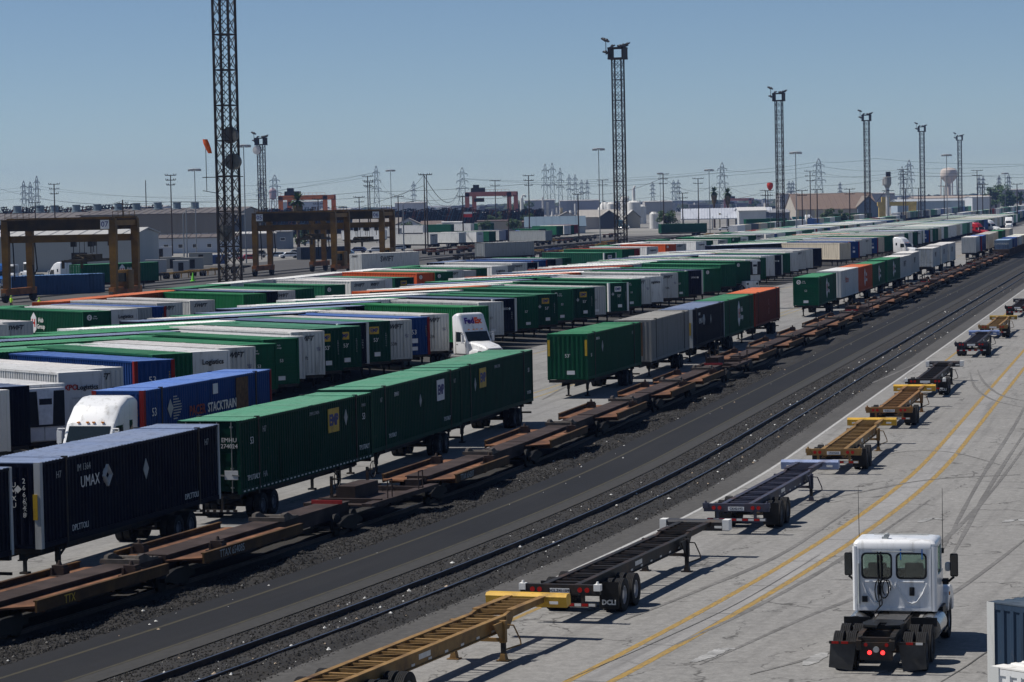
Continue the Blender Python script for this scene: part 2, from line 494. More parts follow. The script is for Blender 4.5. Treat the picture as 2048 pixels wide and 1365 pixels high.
def stones(name, n, s0, s1, t0, t1, zf, smin, smax, cols, seed):
    r = np.random.RandomState(seed)
    base = np.array([(1, 0, 0), (-1, 0, 0), (0, 1, 0), (0, -1, 0), (0, 0, 1), (0, 0, -.4)], float)
    tri = np.array([(0, 2, 4), (2, 1, 4), (1, 3, 4), (3, 0, 4), (2, 0, 5), (1, 2, 5), (3, 1, 5), (0, 3, 5)])
    q = r.rand(n) ** 1.7
    ss = s0 + (s1 - s0) * q; tt = t0 + (t1 - t0) * r.rand(n)
    V = np.zeros((n, 6, 3))
    for i in range(n):
        p = S(ss[i], tt[i], zf(ss[i], tt[i]))
        k = smin + (smax - smin) * r.rand() ** 2
        a = r.rand() * 6.28; ca, sa = math.cos(a), math.sin(a)
        b = base * (k * (.7 + .6 * r.rand(6, 1)))
        b[:, 2] *= .8
        x = b[:, 0] * ca - b[:, 1] * sa; y = b[:, 0] * sa + b[:, 1] * ca
        V[i, :, 0] = x + p[0]; V[i, :, 1] = y + p[1]; V[i, :, 2] = b[:, 2] + p[2] + k * .2
    fs = (tri[None] + 6 * np.arange(n)[:, None, None]).reshape(-1, 3)
    me = bpy.data.meshes.new(name)
    me.from_pydata(V.reshape(-1, 3).tolist(), [], fs.tolist())
    for c in cols: me.materials.append(c)
    me.polygons.foreach_set('material_index', np.repeat(r.choice(len(cols), n, p=[.7, .28, .02][:len(cols)] if len(cols) == 3 else None), 8).astype(np.int32))
    return obj(name, me, kind='stuff')
ST = [P('stone_dark', (.014, .0135, .013), .8, 0, .4, 8), P('stone_mid', (.038, .036, .034), .75, 0, .4, 8), P('stone_pale', (.13, .125, .115), .75, 0, .3, 8)]
stones('ballast_stones', 24000, 92, 240, -1.55, 2.7, bal_a, .02, .05, ST, 1)
stones('ballast_stones', 15000, 100, 240, -7.2, -5.4, bal_b, .025, .06, ST, 2)
# litter along the track
LIT = [P('litter_white', (.6, .6, .58), .7), P('litter_tan', (.42, .33, .24), .8), P('litter_grey', (.3, .3, .3), .8)]
stones('track_litter', 520, 95, 420, -1.2, 2.6, bal_a, .015, .085, LIT, 3)
stones('track_litter', 130, 100, 420, -7.3, -4.0, lambda s, t: bal_b(s, t) if t < -5.5 else .03, .02, .07, LIT, 4)
# ------------------------------------------------------------------ railway tracks
RAILM = P('rail_steel', (.06, .045, .038), .6, .3, .3, 3)
RAILTOP = P('rail_polished', (.20, .23, .28), .38, 1.0, .2, 2)
def rail(t, s0, s1, parent, ztop=.19):
    prof = [(-.068, -.03), (.068, -.03), (.068, -.005), (.012, .02), (.012, .125), (.037, .14), (.037, .172), (-.037, .172), (-.037, .14), (-.012, .125), (-.012, .02), (-.068, -.005)]
    ss = [s0]
    while ss[-1] < s1: ss.append(min(s1, ss[-1] + (3 if ss[-1] < 225 else 150)))
    b = MB()
    b.loft([[S(s, t + p[0], p[1] + ztop - .172) for p in prof] for s in ss])
    b.m = 1
    for a, c in zip(ss, ss[1:]):
        b.quad(S(a, t - .03, ztop + .003), S(a, t + .03, ztop + .003), S(c, t + .03, ztop + .003), S(c, t - .03, ztop + .003))
    return obj('rail', b.mesh('rail', RAILM, RAILTOP, fix=False), parent)
TIE = P('tie_wood', (.045, .035, .028), .9, 0, .3, 3)
def track(label, t, s0, s1):
    tr = thing('railway_track', label, 'railway track')
    rail(t, s0, s1, tr); rail(t + 1.435, s0, s1, tr)
    return tr
track('empty railway track in dark ballast between the dark road and the chassis lot', 0.0, S0, 2400)
track('railway track under the row of rusty flat railcars', -9.2, S0, 1200)
for tt_, lab in ((-139.0, 'dark siding track crossing the yard behind the yellow cranes, nearer of two'), (-145.5, 'dark siding track crossing the yard behind the yellow cranes, farther of two')):
    tr = thing('railway_track', lab, 'railway track')
    strip('track_bed', tt_ - .5, tt_ + 1.95, 250, 1000, .003, ROAD)
    rail(tt_, 250, 1000, tr, .06); rail(tt_ + 1.435, 250, 1000, tr, .06)
# ------------------------------------------------------------------ wheels
def tyre_mesh(r=.5, wd=.27, n=28):
    h = wd / 2; g = .016
    prof = [(r * .56, -h * .8), (r * .62, -h), (r * .9, -h), (r * .975, -h * .92)]
    for a, bb in ((-.9, -.62), (-.52, -.24), (-.14, .14), (.24, .52), (.62, .9)):
        prof += [(r, a * h), (r, bb * h), (r - g, bb * h + .006), (r - g, min(1, bb + .1) * h - .006)]
    prof = prof[:-2] + [(r * .975, h * .92), (r * .9, h), (r * .62, h), (r * .56, h * .8)]
    return MB().lathe(prof, n, 'x', close=True).mesh('wheel', TYRE, smooth=True)
def rim_mesh(mat, r=.5, wd=.27, side=1):
    h = wd / 2 * side
    b = MB().lathe([(r * .58, h * .72), (r * .5, h * .78), (r * .47, h * .1), (r * .3, h * .05), (r * .27, h * .5), (r * .16, h * .55), (.0, h * .55)], 20, 'x')
    for i in range(10):
        a = i * math.pi / 5
        y, z = r * .37 * math.cos(a), r * .37 * math.sin(a)
        b.cyl((h * .05, y, z), (h * .3, y, z), .018, n=5)
    return b.mesh('rim', mat, smooth=True)
def small_wheel():
    b = MB().lathe([(.0, -.13), (.3, -.13), (.46, -.13), (.5, -.1), (.5, .1), (.46, .13), (.3, .13)], 16, 'x')
    b.m = 1
    b.lathe([(.29, .131), (.24, .06), (.0, .05)], 12, 'x')
    return b.mesh('wheel', TYRE, RIMD, smooth=True)
def dual_mesh():
    b = MB()
    for x in (-.33, 0): b.lathe([(.0, -.13 + x), (.46, -.13 + x), (.5, -.1 + x), (.5, .1 + x), (.46, .13 + x), (.29, .13 + x)], 16, 'x')
    b.m = 1
    b.lathe([(.29, .131), (.24, .06), (.0, .05)], 12, 'x')
    return b.mesh('wheel', TYRE, RIMD, smooth=True)
def wheel(parent, loc, side=1, rim=RIM, r=.5):
    o = obj('wheel', shape(('tyre', r), lambda: tyre_mesh(r)), parent, loc)
    obj('rim', shape(('rim', rim.name, side, r), lambda: rim_mesh(rim, r, side=side)), o)
    return o
def duals(parent, y, rim=RIM, r=.5):
    for s in (-1, 1):
        wheel(parent, (s * 1.08, y, r), s, rim, r); wheel(parent, (s * .74, y, r), s, rim, r)
# ------------------------------------------------------------------ container trailers
CL, CW, HB, HT = 16.15, 1.3, 1.2, 4.08
def corr_strip(b, u0, u1, pitch, depth, place, z0, z1):
    """trapezoid corrugation running along u; place(u, d) gives x, y"""
    n = max(2, int(round((u1 - u0) / pitch))); p = (u1 - u0) / n
    pts = []
    for i in range(n):
        for f, d in ((0, 0), (.34, 0), (.5, depth), (.84, depth)): pts.append((u0 + (i + f) * p, d))
    pts.append((u1, 0))
    vs = []
    for u, d in pts:
        x, y = place(u, d)
        vs += [(x, y, z0), (x, y, z1)]
    b.add(vs, [(2 * i, 2 * i + 2, 2 * i + 3, 2 * i + 1) for i in range(len(pts) - 1)])
def body_mesh(pitch, L=CL, HT_=HT):
    b = MB()
    for s in (-1, 1):
        if pitch: corr_strip(b, .12, L - .12, pitch, .045, lambda u, d: (s * (CW - .02 - d), u), HB + .15, HT_ - .08)
        else: b.quad((s * (CW - .03), .1, HB), (s * (CW - .03), L - .1, HB), (s * (CW - .03), L - .1, HT_), (s * (CW - .03), .1, HT_))
        b.box(s * (CW - .1), s * CW, .1, L - .1, HB, HB + .17)
        b.box(s * (CW - .1), s * CW, .1, L - .1, HT_ - .1, HT_ - .02)
    b.quad((-CW, .1, HB + .02), (CW, .1, HB + .02), (CW, L - .1, HB + .02), (-CW, L - .1, HB + .02))
    b.box(-CW + .05, CW - .05, L - .08, L - .02, HB, HT_ - .03)
    return b.mesh('container_box', PAINT)
def roof_mesh(pitch, L=CL, HT_=HT):
    b = MB()
    if pitch:
        n = int(L / pitch); p = (L - .16) / n; vs, fs = [], []
        for i in range(n):
            for f, z in ((0, 0), (.36, 0), (.48, .035), (.88, .035)): vs += [(-CW + .03, .08 + (i + f) * p, HT_ - .03 + z), (CW - .03, .08 + (i + f) * p, HT_ - .03 + z)]
        k = len(vs) // 2
        b.add(vs, [(2 * i, 2 * i + 1, 2 * i + 3, 2 * i + 2) for i in range(k - 1)])
        for y in (0.0, L * .5, L - .35): b.box(-CW + .02, CW - .02, y, y + .35, HT_ - .03, HT_ + .012)
        for y in (2.05, L - 2.2): b.box(-CW + .01, CW - .01, y, y + .12, HT_ - .03, HT_ + .02)
    else: b.box(-CW + .02, CW - .02, .02, L - .02, HT_ - .03, HT_)
    return b.mesh('roof_panel', ROOFP)
def end_mesh(kind, HT_=HT):
    b = MB()
    z0, z1 = HB + .02, HT_ - .02
    if kind == 'ribs':      # upright corrugation
        corr_strip(b, -CW + .12, CW - .12, .29, -.045, lambda u, d: (u, .03 - d - .045), z0 + .12, z1 - .12)
        b.box(-CW + .1, CW - .1, .0, .1, z0, z0 + .14); b.box(-CW + .1, CW - .1, .0, .1, z1 - .14, z1)
    elif kind == 'bars':    # level ribs
        b.box(-CW + .1, CW - .1, .04, .1, z0, z1)
        for i in range(7): b.box(-CW + .14, CW - .14, .0, .05, z0 + .2 + i * .26, z0 + .3 + i * .26)
        b.box(-CW + .1, CW - .1, .0, .05, z0, z0 + .1); b.box(-CW + .1, CW - .1, .0, .05, z1 - .1, z1)
    elif kind == 'flat':
        b.box(-CW + .1, CW - .1, .03, .1, z0, z1)
        for i in range(5): b.box(-CW + .16, CW - .16, .018, .035, z0 + .2 + i * .3, z0 + .23 + i * .3)
        b.box(-CW + .1, CW - .1, .0, .04, z0, z0 + .12); b.box(-CW + .1, CW - .1, .0, .04, z1 - .12, z1)
    return b.mesh('end_wall', PAINT)
def door_leaf(s):
    b = MB()
    b.box(min(s * .02, s * (CW - .12)), max(s * .02, s * (CW - .12)), .05, .1, HB + .1, HT - .1)
    for i in range(5): b.box(min(s * .08, s * (CW - .18)), max(s * .08, s * (CW - .18)), .03, .055, HB + .25 + i * .52, HB + .55 + i * .52)
    return b.mesh('door', PAINT)
def lock_bar(x):
    b = MB().cyl((x, 0, HB + .05), (x, 0, HT - .05), .022, n=6)
    for z in (HB + .25, HB + 1.0, HB + 1.9, HT - .25): b.box(x - .07, x + .07, .0, .045, z - .03, z + .03)
    b.bar((x, -.02, HB + .75), (x + .3, -.02, HB + .72), .03, .05)
    return b.mesh('lock_bar', P('lock_bar_steel', (.28, .29, .28), .4, .4))
def post_mesh(y0, y1, wd):
    b = MB().box(CW - wd, CW + .008, y0, y1, HB - .005, HT + .005)
    return b.mesh('corner_post', PAINT)
def lift_mesh():
    b = MB().box(CW - .05, CW + .012, -.05, .05, HB, HT + .03)
    b.box(CW - .16, CW + .02, -.09, .09, HT - .08, HT + .05)
    return b.mesh('lift_post', STEEL)
def chassis_mesh(L=CL):
    b = MB()
    for s in (-1, 1):
        b.box(s * .42 - .07, s * .42 + .07, .1, L - .1, .78, .82); b.box(s * .42 - .012, s * .42 + .012, .1, L - .1, .82, 1.1); b.box(s * .42 - .07, s * .42 + .07, .1, L - .1, 1.1, 1.16)
    for y in (.05, 2.1, L - 2.2, L - .2): b.box(-1.24, 1.24, y, y + .16, 1.02, 1.19)
    for i in range(9): b.box(-.42, .42, 1.5 + i * 1.5, 1.58 + i * 1.5, .85, 1.05)
    return b.mesh('chassis_frame', STEEL)
def leg_mesh():
    b = MB().box(-.08, .08, -.08, .08, .45, 1.12); b.box(-.055, .055, -.055, .055, .06, .5); b.box(-.16, .16, -.13, .13, 0, .07)
    b.bar((0, .05, .6), (0, 1.0, 1.05), .06)
    return b.mesh('landing_leg', STEEL)
def bogie_mesh():
    b = MB()
    for y in (-.62, .62): b.cyl((-1.0, y, .5), (1.0, y, .5), .07, n=8)
    for s in (-1, 1): b.box(s * .5 - .05, s * .5 + .05, -1.2, 1.2, .58, .8)
    return b.mesh('axle_frame', STEEL)
def bumper_mesh():
    b = MB().box(-1.15, 1.15, -.04, .04, .5, .6)
    for s in (-1, 1): b.box(s * .55 - .05, s * .55 + .05, -.04, .04, .6, 1.1)
    b.m = 1
    for i in range(8): b.box(-1.1 + i * .28, -.96 + i * .28, -.048, -.041, .515, .585)
    return b.mesh('rear_bumper', STEEL, RWTAPE)
G1, G2, G3 = (.008, .075, .038), (.005, .045, .028), (.014, .125, .045)
WH, WH2, NVY, BLU, ORG, RED, BGE, GRY = (.62, .63, .63), (.50, .51, .50), (.003, .005, .016), (.012, .045, .17), (.45, .075, .022), (.20, .02, .02), (.56, .50, .40), (.26, .28, .29)
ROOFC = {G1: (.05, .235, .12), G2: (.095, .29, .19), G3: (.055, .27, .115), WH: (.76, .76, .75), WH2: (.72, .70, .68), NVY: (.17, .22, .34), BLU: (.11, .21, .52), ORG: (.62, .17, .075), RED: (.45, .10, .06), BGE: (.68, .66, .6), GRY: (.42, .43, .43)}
STY = {   # colour, post colour, end wall, look
 'swift': (WH2, None, 'ribs', 'white ridged container trailer with slanted dark name'),
 'logi': (WH, None, 'flat', 'smooth white container trailer with dark lettering'),
 'xpo': (WH, None, 'flat', 'smooth white container trailer with red and black lettering'),
 'emp': (G2, None, 'ribs', 'green container trailer with small yellow logo panel'),
 'empw': (G2, WH, 'ribs', 'green container trailer with small white logo panel'),
 'hub': (G1, None, 'bars', 'green level-ribbed container trailer with round white logo'),
 'umax': (NVY, WH2, 'ribs', 'navy container trailer with pale corner posts'),
 'pacer': (BLU, RED, 'ribs', 'blue container trailer with red corner posts'),
 'g': (G1, None, 'ribs', 'plain green ridged container trailer'),
 'g3': (G3, None, 'ribs', 'bright green ridged container trailer'),
 'w': (WH, None, 'ribs', 'plain white ridged container trailer'),
 'w2': (WH2, None, 'ribs', 'weathered white ridged container trailer'),
 'nv': (NVY, None, 'ribs', 'plain navy container trailer'),
 'or': (ORG, None, 'ribs', 'orange container trailer'),
 'orh': (ORG, None, 'bars', 'orange container trailer with round white logo'),
 'rd': (RED, None, 'ribs', 'dark red container trailer'),
 'bg': (BGE, None, 'ribs', 'beige ridged container trailer'),
 'gy': (GRY, None, 'ribs', 'grey container trailer'),
 'reef': (WH, None, 'flat', 'white refrigerated trailer with black cooling unit'),
}
def marks(root, sty, lod):
    T = lambda *a, **k: text(a[0], a[1], a[2], root, a[3], **k)
    y = -.03
    if sty == 'swift':
        T('SWIFT', .46, DARKTXT, (-.25, y, 3.62), shear=.35, bold=.012)
        if lod < 2: T('53ft', .36, DARKTXT, (-.3, y, 2.35)); T('SWLU\n2308', .13, BLUETXT, (.85, y, 2.9))
    elif sty == 'logi': T('Logistics', .42, DARKTXT, (.15, y, 3.45), bold=.01); T('53', .2, MUTED, (-.2, y, 2.3))
    elif sty == 'xpo':
        T('XPO', .40, REDTXT, (-.62, y, 3.3), bold=.012); T('Logistics', .36, DARKTXT, (.35, y, 3.28), bold=.008)
        T('WARNING HIGH CUBE', .13, MUTED, (.1, y, 2.75))
    elif sty in ('emp', 'empw'):
        panel(.82, .52, YPANEL if sty == 'emp' else WPANEL, root, (-.1, y + .01, 3.45))
        T('EMP', .38, BLUETXT, (-.1, y - .006, 3.45), bold=.012)
        T("53'", .38, WHITE, (.05, y, 2.75))
        if lod < 2:
            T('E\nM\nH\nU\n2\n7\n4', .15, MUTED, (.92, y, 2.75), vertical=True); panel(.5, .3, WPANEL, root, (.15, y + .01, 1.75), name='plate')
            panel(.36, .36, MUTED, root, (-.75, y + .01, 2.95), name='placard', diamond=True)
    elif sty in ('hub', 'orh'):
        b = lambda: MB().lathe([(.23, 0), (.23, -.02), (.15, -.02), (.15, 0)], 12, 'y').box(-.1, -.05, -.02, 0, -.12, .12).box(.05, .1, -.02, 0, -.12, .12).box(-.06, .06, -.02, 0, -.03, .03).mesh('logo_panel', WHITE)
        obj('logo_panel', shape('hublogo', b), root, (-.72, y + .02, 3.6))
        if lod < 2:
            T('Hub\nGroup', .16, WHITE, (-.2, y, 3.6)); T('53', .28, WHITE, (.0, y, 2.7)); panel(.5, .26, WPANEL, root, (.0, y + .01, 1.6), name='plate')
    elif sty == 'umax':
        T('UMAX', .3, WHITE, (-.1, y, 3.2)); panel(.26, .26, WHITE, root, (.5, y, 3.2), diamond=True)
        if lod < 2: T('U\nM\nX\nU', .18, MUTED, (.75, y, 2.6), vertical=True)
    elif sty == 'pacer':
        T('53', .52, WHITE, (-.15, y, 2.95)); panel(.55, .35, WPANEL, root, (-.1, y + .01, 2.3), name='plate')
        if lod < 2: T('P\nA\nC\nU\n5\n3', .15, YPANEL, (.95, y, 3.0), vertical=True); panel(.5, .28, WPANEL, root, (-.1, y + .01, 1.7), name='plate')
    elif sty in ('g', 'g3', 'w', 'w2', 'bg') and lod < 2:
        T("53'", .3, WHITE if sty[0] == 'g' else DARKTXT, (0, y, 2.7)); panel(.5, .24, WPANEL, root, (.2, y + .01, 1.65), name='plate')
    elif sty == 'reef':
        u = obj('cooling_unit', shape('reefu', lambda: MB().box(-1.05, 1.05, -.42, .0, 2.0, 3.85).mesh('cooling_unit', BLACK)), root)
        obj('unit_cover', shape('reefc', lambda: MB().prism([(-.45, 3.87), (.45, 3.87), (.36, 2.1), (-.36, 2.1)], -.47, -.42, 'y').box(-1.06, 1.06, -.44, .0, 3.78, 3.92).mesh('unit_cover', P('cover_white', (.66, .67, .68), .4))), u)
        obj('unit_badge', shape('reefb', lambda: MB().box(-.34, .34, -.485, -.47, 3.1, 3.4).mesh('unit_badge', DARKTXT)), u)
        obj('lower_door', shape('reefd', lambda: MB().box(-1.0, -.02, -.3, 0, 1.3, 1.98).box(.02, 1.0, -.3, 0, 1.3, 1.98).mesh('lower_door', WPANEL)), root)
def trailer(sty, label, x, y, h, lod=1, rear=False, group=None, z=0.0, col=None, tag='container_trailer', L=CL):
    """near end at x, y on the ground; h = heading of the long axis, away from the near end"""
    c, pc, ek, _ = STY[sty]
    c = col or c
    j = rnd.uniform(.88, 1.12)
    cc = tuple(min(.85, v * j) for v in c)
    r = thing(tag, label, 'container trailer', (x, y, z), -h + (rad(rnd.uniform(-1.1, 1.1)) if lod else 0), group)
    if lod: r.scale = (1, 1, rnd.uniform(.965, 1.015))
    pitch = {0: .275, 1: .275, 2: .55, 3: 0}[lod]
    obj('container_box', shape(('body', pitch, L), lambda: body_mesh(pitch, L)), r, col=cc)
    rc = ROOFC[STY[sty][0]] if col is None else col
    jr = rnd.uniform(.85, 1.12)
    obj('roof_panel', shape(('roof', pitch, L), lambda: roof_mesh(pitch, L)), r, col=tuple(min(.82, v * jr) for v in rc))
    pcol = pc or cc
    for s in (-1, 1):
        obj('corner_post', shape(('post', pc is not None), lambda: post_mesh(-.02, .2 if pc else .12, .22 if pc else .13)), r, col=pcol, scale=(s, 1, 1))
        if lod == 0:
            obj('corner_post', shape(('postf', pc is not None), lambda: post_mesh(CL - .14, CL + .01, .16)), r, col=pcol, scale=(s, 1, 1))
            for yy in (2.1, L - 2.1): obj('lift_post', shape('lift', lift_mesh), r, (0, yy, 0), scale=(s, 1, 1))
    if rear:
        for s in (-1, 1):
            d = obj('door', shape(('door', s), lambda: door_leaf(s)), r, col=cc)
            for xx in ((.35, .95) if s > 0 else (-.95, -.35)): obj('lock_bar', shape(('lock', xx), lambda: lock_bar(xx)), d)
    else:
        obj('end_wall', shape(('end', ek), lambda: end_mesh(ek)), r, col=cc)
    obj('chassis_frame', shape(('chs', L), lambda: chassis_mesh(L)), r)
    ly = L - 2.7 if rear else 2.7
    wy = 3.3 if rear else L - 3.4
    if lod <= 2:
        for s in (-1, 1): obj('landing_leg', shape('lleg', leg_mesh), r, (s * .62, ly, 0), rot=(0, 0, 0 if not rear else math.pi))
    if lod == 0:
        a = obj('axle_frame', shape('bog', bogie_mesh), r, (0, wy, 0))
        for dy in (-.62, .62): duals(r, wy + dy, RIMD)
        obj('rear_bumper', shape('bmp', bumper_mesh), r, (0, -.1 if rear else L + .1, 0), rz=0 if rear else math.pi)
    else:
        for dy in (-.62, .62):
            for s in (-1, 1): obj('wheel', shape('dual', dual_mesh), r, (s * 1.1, wy + dy, .5), rot=(0, 0, 0 if s > 0 else math.pi))
    if lod < 3 and not rear: marks(r, sty, lod)
    return r
def ordinal(i):
    return '%d%s' % (i, 'th' if 10 <= i % 100 <= 20 else {1: 'st', 2: 'nd', 3: 'rd'}.get(i % 10, 'th'))
# --- the lane of trailers beside the railcars
LG = 'container trailers in the lane beside the railcars'
A_ = []
def lane(sty, s, t=-14.55, h=None, xy=None, label='', rear=False, lod=0, col=None):
    if xy: x, y = xy; hh = rad(h)
    else:
        x, y, _ = S(s, t); hh = head(s + 8)
    return trailer(sty, label, x, y, hh, lod, rear, LG, col=col)
def side_txt(r, items):
    for body, size, mat, yy, zz in items: text(body, size, mat, r, (CW + .012, yy, zz), face='right')
r0 = lane('umax', 104.6, -14.2, label='navy container trailer cut off by the left edge, pale rear post showing')
r1 = lane('umax', 0, xy=(-17.03, 95.75), h=15.8, label='navy container trailer with white arrow logo, nearest whole one beside the railcars')
side_txt(r1, [('UMAX', .56, WHITE, 4.0, 3.1), ('IM 1364', .34, MUTED, 3.5, 3.62), ('DPLTTOLI', .3, WHITE, 3.1, 1.62), ('DPLTTOLI', .3, WHITE, 13.2, 1.62), ('H7', .34, MUTED, 1.45, 3.55), ('H7', .34, MUTED, 14.8, 3.5)])
def arrow_logo():
    b = MB()
    for k, o in ((1.0, 0), (.62, .0)):
        for a, c in (((-.5, 0), (0, .62)), ((0, .62), (.5, 0)), ((.5, 0), (0, -.62)), ((0, -.62), (-.5, 0))):
            b.bar((CW + .01, a[0] * k, a[1] * k), (CW + .01, c[0] * k, c[1] * k), .02, .11, (1, 0, 0))
    return b.mesh('logo_mark', WHITE)
obj('logo_mark', shape('arrow', arrow_logo), r1, (0, 5.45, 3.15), scale=(1, .72, .62))
panel(.5, .75, MUTED, r1, (CW + .01, 8.9, 3.05), 'right', 'placard', True)
text('2\n6\n6\n6\n4\n8', .24, WHITE, r1, (.72, -.03, 2.9), vertical=True); text('U\nM\nX\nU', .24, WHITE, r1, (.35, -.03, 3.0), vertical=True)
panel(.16, .85, YPANEL, r1, (1.12, -.03, 2.6), 'front', 'warning_strip')
r2 = lane('emp', 0, xy=(-11.98, 112.74), h=15.9, rear=True, label='green container trailer with yellow logo panel and rear doors showing, behind the navy one')
text('EMHU\n274024', .24, WHITE, r2, (.86, -.03, 3.2)); panel(.56, .36, WPANEL, r2, (.92, -.01, 1.95), 'front', 'plate')
def emp_side(r, yy, pm, dia=True, zz=3.25):
    panel(1.4, 1.02, pm, r, (CW + .01, yy, zz), 'right')
    text('EMP', .64, BLUETXT, r, (CW + .028, yy, zz), face='right', bold=.03)
    if dia: panel(.45, .7, MUTED, r, (CW + .01, yy + 1.6, zz), 'right', 'placard', True)
emp_side(r2, 11.0, YPANEL)
side_txt(r2, [('53', .4, WHITE, 1.3, 3.2), ('TP.UTIALY', .3, WHITE, 1.4, 1.75), ('H7', .34, MUTED, 2.7, 3.55), ('HA', .34, MUTED, 2.7, 1.75), ('EMHU 274024', .2, MUTED, 8.6, 3.72), ('53', .4, WHITE, 15.0, 3.1), ('TP.UTIALY', .3, WHITE, 15.0, 1.75), ('EMHU', .2, MUTED, 15.0, 3.6)])
def tape_strip():
    b = MB()
    for i in range(36): b.box(CW + .001, CW + .006, .3 + i * .44, .5 + i * .44, HB + .05, HB + .11)
    return b.mesh('reflective_strip', RWTAPE)
obj('reflective_strip', shape('tapes', tape_strip), r2, kind='stuff')
r3 = lane('emp', 0, xy=(-7.62, 130.1), h=13.4, label='green container trailer with large white side panel, middle of three touching green ones')
emp_side(r3, 12.0, WPANEL, False); panel(.4, .6, MUTED, r3, (CW + .01, 8.2, 3.0), 'right', 'placard', True)
side_txt(r3, [('EMHU', .28, WHITE, 4.0, 3.6), ('TP.UTIALY', .28, WHITE, 3.2, 1.75), ('TP.UTIALY', .28, WHITE, 13.2, 1.75), ('H7', .3, MUTED, 1.4, 3.5), ('H7', .3, MUTED, 14.8, 3.5)])
r4 = lane('emp', 0, xy=(-3.93, 146.5), h=13.6, label='green container trailer with yellow panel, farthest of three touching green ones')
emp_side(r4, 4.6, YPANEL, False); panel(.4, .7, MUTED, r4, (CW + .01, 3.0, 3.0), 'right', 'placard', True)
side_txt(r4, [('EMHU 2740', .24, MUTED, 7.8, 3.65), ('53', .34, WHITE, 15.1, 3.0), ('TP.UTIA', .26, WHITE, 15.1, 1.75)])
r5 = lane('g', 0, xy=(3.46, 180.2), h=14.5, label="green container trailer marked 53' with yellow strips on its front posts, behind the lane gap")
for sx in (-1, 1): panel(.15, 1.0, YPANEL, r5, (sx * 1.2, -.03, 3.2), 'front', 'warning_strip')
side_txt(r5, [('EMHU 26', .24, WHITE, 2.9, 3.65), ('53', .3, WHITE, 1.0, 2.7), ('H7', .3, MUTED, 13.4, 3.5)]); panel(.45, .7, MUTED, r5, (CW + .01, 4.2, 3.1), 'right', 'placard', True)
r6 = lane('w2', 230.0, label='weathered grey-white ribbed container trailer with rust brown front panels', col=(.30, .295, .28))
def rust_panels():
    b = MB()
    for x0, x1, z0, z1 in ((-.95, -.45, 1.4, 4.0), (-.35, .0, 2.6, 4.0), (.5, .7, 1.6, 3.9)): b.box(x0, x1, -.03, .0, z0, z1)
    return b.mesh('rust_patch', P('rust_brown', (.10, .055, .03), .8, 0, .4, 4))
obj('rust_patch', rust_panels(), r6)
r7 = lane('umax', 247.6, label='navy container trailer with arrow logo behind the weathered white one')
side_txt(r7, [('UMAX', .6, WHITE, 4.0, 3.05), ('UMXU', .3, WHITE, 3.4, 3.6)]); obj('logo_mark', shape('arrow', arrow_logo), r7, (0, 5.5, 3.1), scale=(1, .72, .62)); panel(.45, .7, MUTED, r7, (CW + .01, 9.0, 3.0), 'right', 'placard', True)
panel(.16, .95, YPANEL, r7, (1.12, -.03, 2.6), 'front', 'warning_strip')
def hub_side(r, yy, zz=2.75, face='right', k=1.0, txt=WHITE, tx='Hub\nGroup'):
    sx = CW if face == 'right' else -CW
    def m():
        b = MB().prism([(-.55, -.55), (0, -1.05), (.55, -.55), (.55, .55), (0, 1.05), (-.55, .55)], -.012, .012, 'y')
        return b.mesh('logo_panel', WPANEL)
    obj('logo_panel', shape('hubhex', m), r, (sx, yy, zz), rad(90) if face == 'right' else rad(-90), scale=(k, 1, k))
    o = sx + (.022 if face == 'right' else -.022)
    text('H', 1.0 * k, REDTXT, r, (o, yy, zz), face=face, bold=.04)
    d = 1.5 * k if face == 'right' else -1.5 * k
    text(tx, .62 * k, txt, r, (o - (.01 if face == 'right' else -.01), yy + d, zz), face=face, bold=.01)
r8 = lane('hub', 264.4, rear=True, label='green container trailer with white six-sided logo, just in front of the rust red one')
hub_side(r8, 7.4)
r9 = lane('or', 281.6, label='rust red container trailer with bright orange roof in the lane beside the railcars', col=None)
for o in r9.children:
    if o.name.startswith(('container_box', 'end_wall', 'corner_post')): o.color = (.17, .03, .018, 1)
text('C\nG', .8, P('red_faint', (.36, .12, .10), .6), r9, (CW + .012, 8.5, 2.6), face='right')
r10 = lane('hub', 328.0, label='green level-ribbed container trailer with round logo heading the second lane group'); hub_side(r10, 7.5)
r11 = lane('w', 348.6, label='white container trailer with red and blue name between green and orange ones', lod=1)
text('Marten', 1.0, REDTXT, r11, (CW + .012, 5.5, 3.0), face='right', shear=.2)
r12 = lane('or', 366.4, label='orange container trailer between the white one and two green ones', lod=1); hub_side(r12, 7.6)
r13 = lane('hub', 384.4, label='green container trailer behind the orange one, nearer of two', lod=1); hub_side(r13, 7.6)
r14 = lane('hub', 402.6, label='green container trailer behind the orange one, farther of two', lod=1); hub_side(r14, 7.6)
for k_, (s_, rr) in enumerate(((420, True), (438, False), (475, True), (493.5, True), (510.5, False))):
    q = lane('swift', s_, rear=rr, lod=1, label='grey-white container trailer with dark slanted name, %s of five ending the lane' % ('nearest', 'second', 'third', 'fourth', 'farthest')[k_])
    text('SWIFT', 1.1, DARKTXT, q, (CW + .012, 6.5, 3.0), face='right', shear=.3, bold=.02)
for k_, (s_, sy, lb) in enumerate(((573, 'w2', 'pale grey ribbed container trailer at the far lane start'), (591, 'pacer', 'blue container trailer behind the pale grey one in the far lane'), (612, 'bg', 'beige container trailer behind the blue one in the far lane'), (632, 'bg', 'beige container trailer, last of the far lane'), (660, 'g', 'green container trailer standing beyond the beige pair in the far lane'), (690, 'bg', 'tan container trailer beyond the green one in the far lane'))):
    lane(sy, s_, -14.3, label=lb, lod=2)
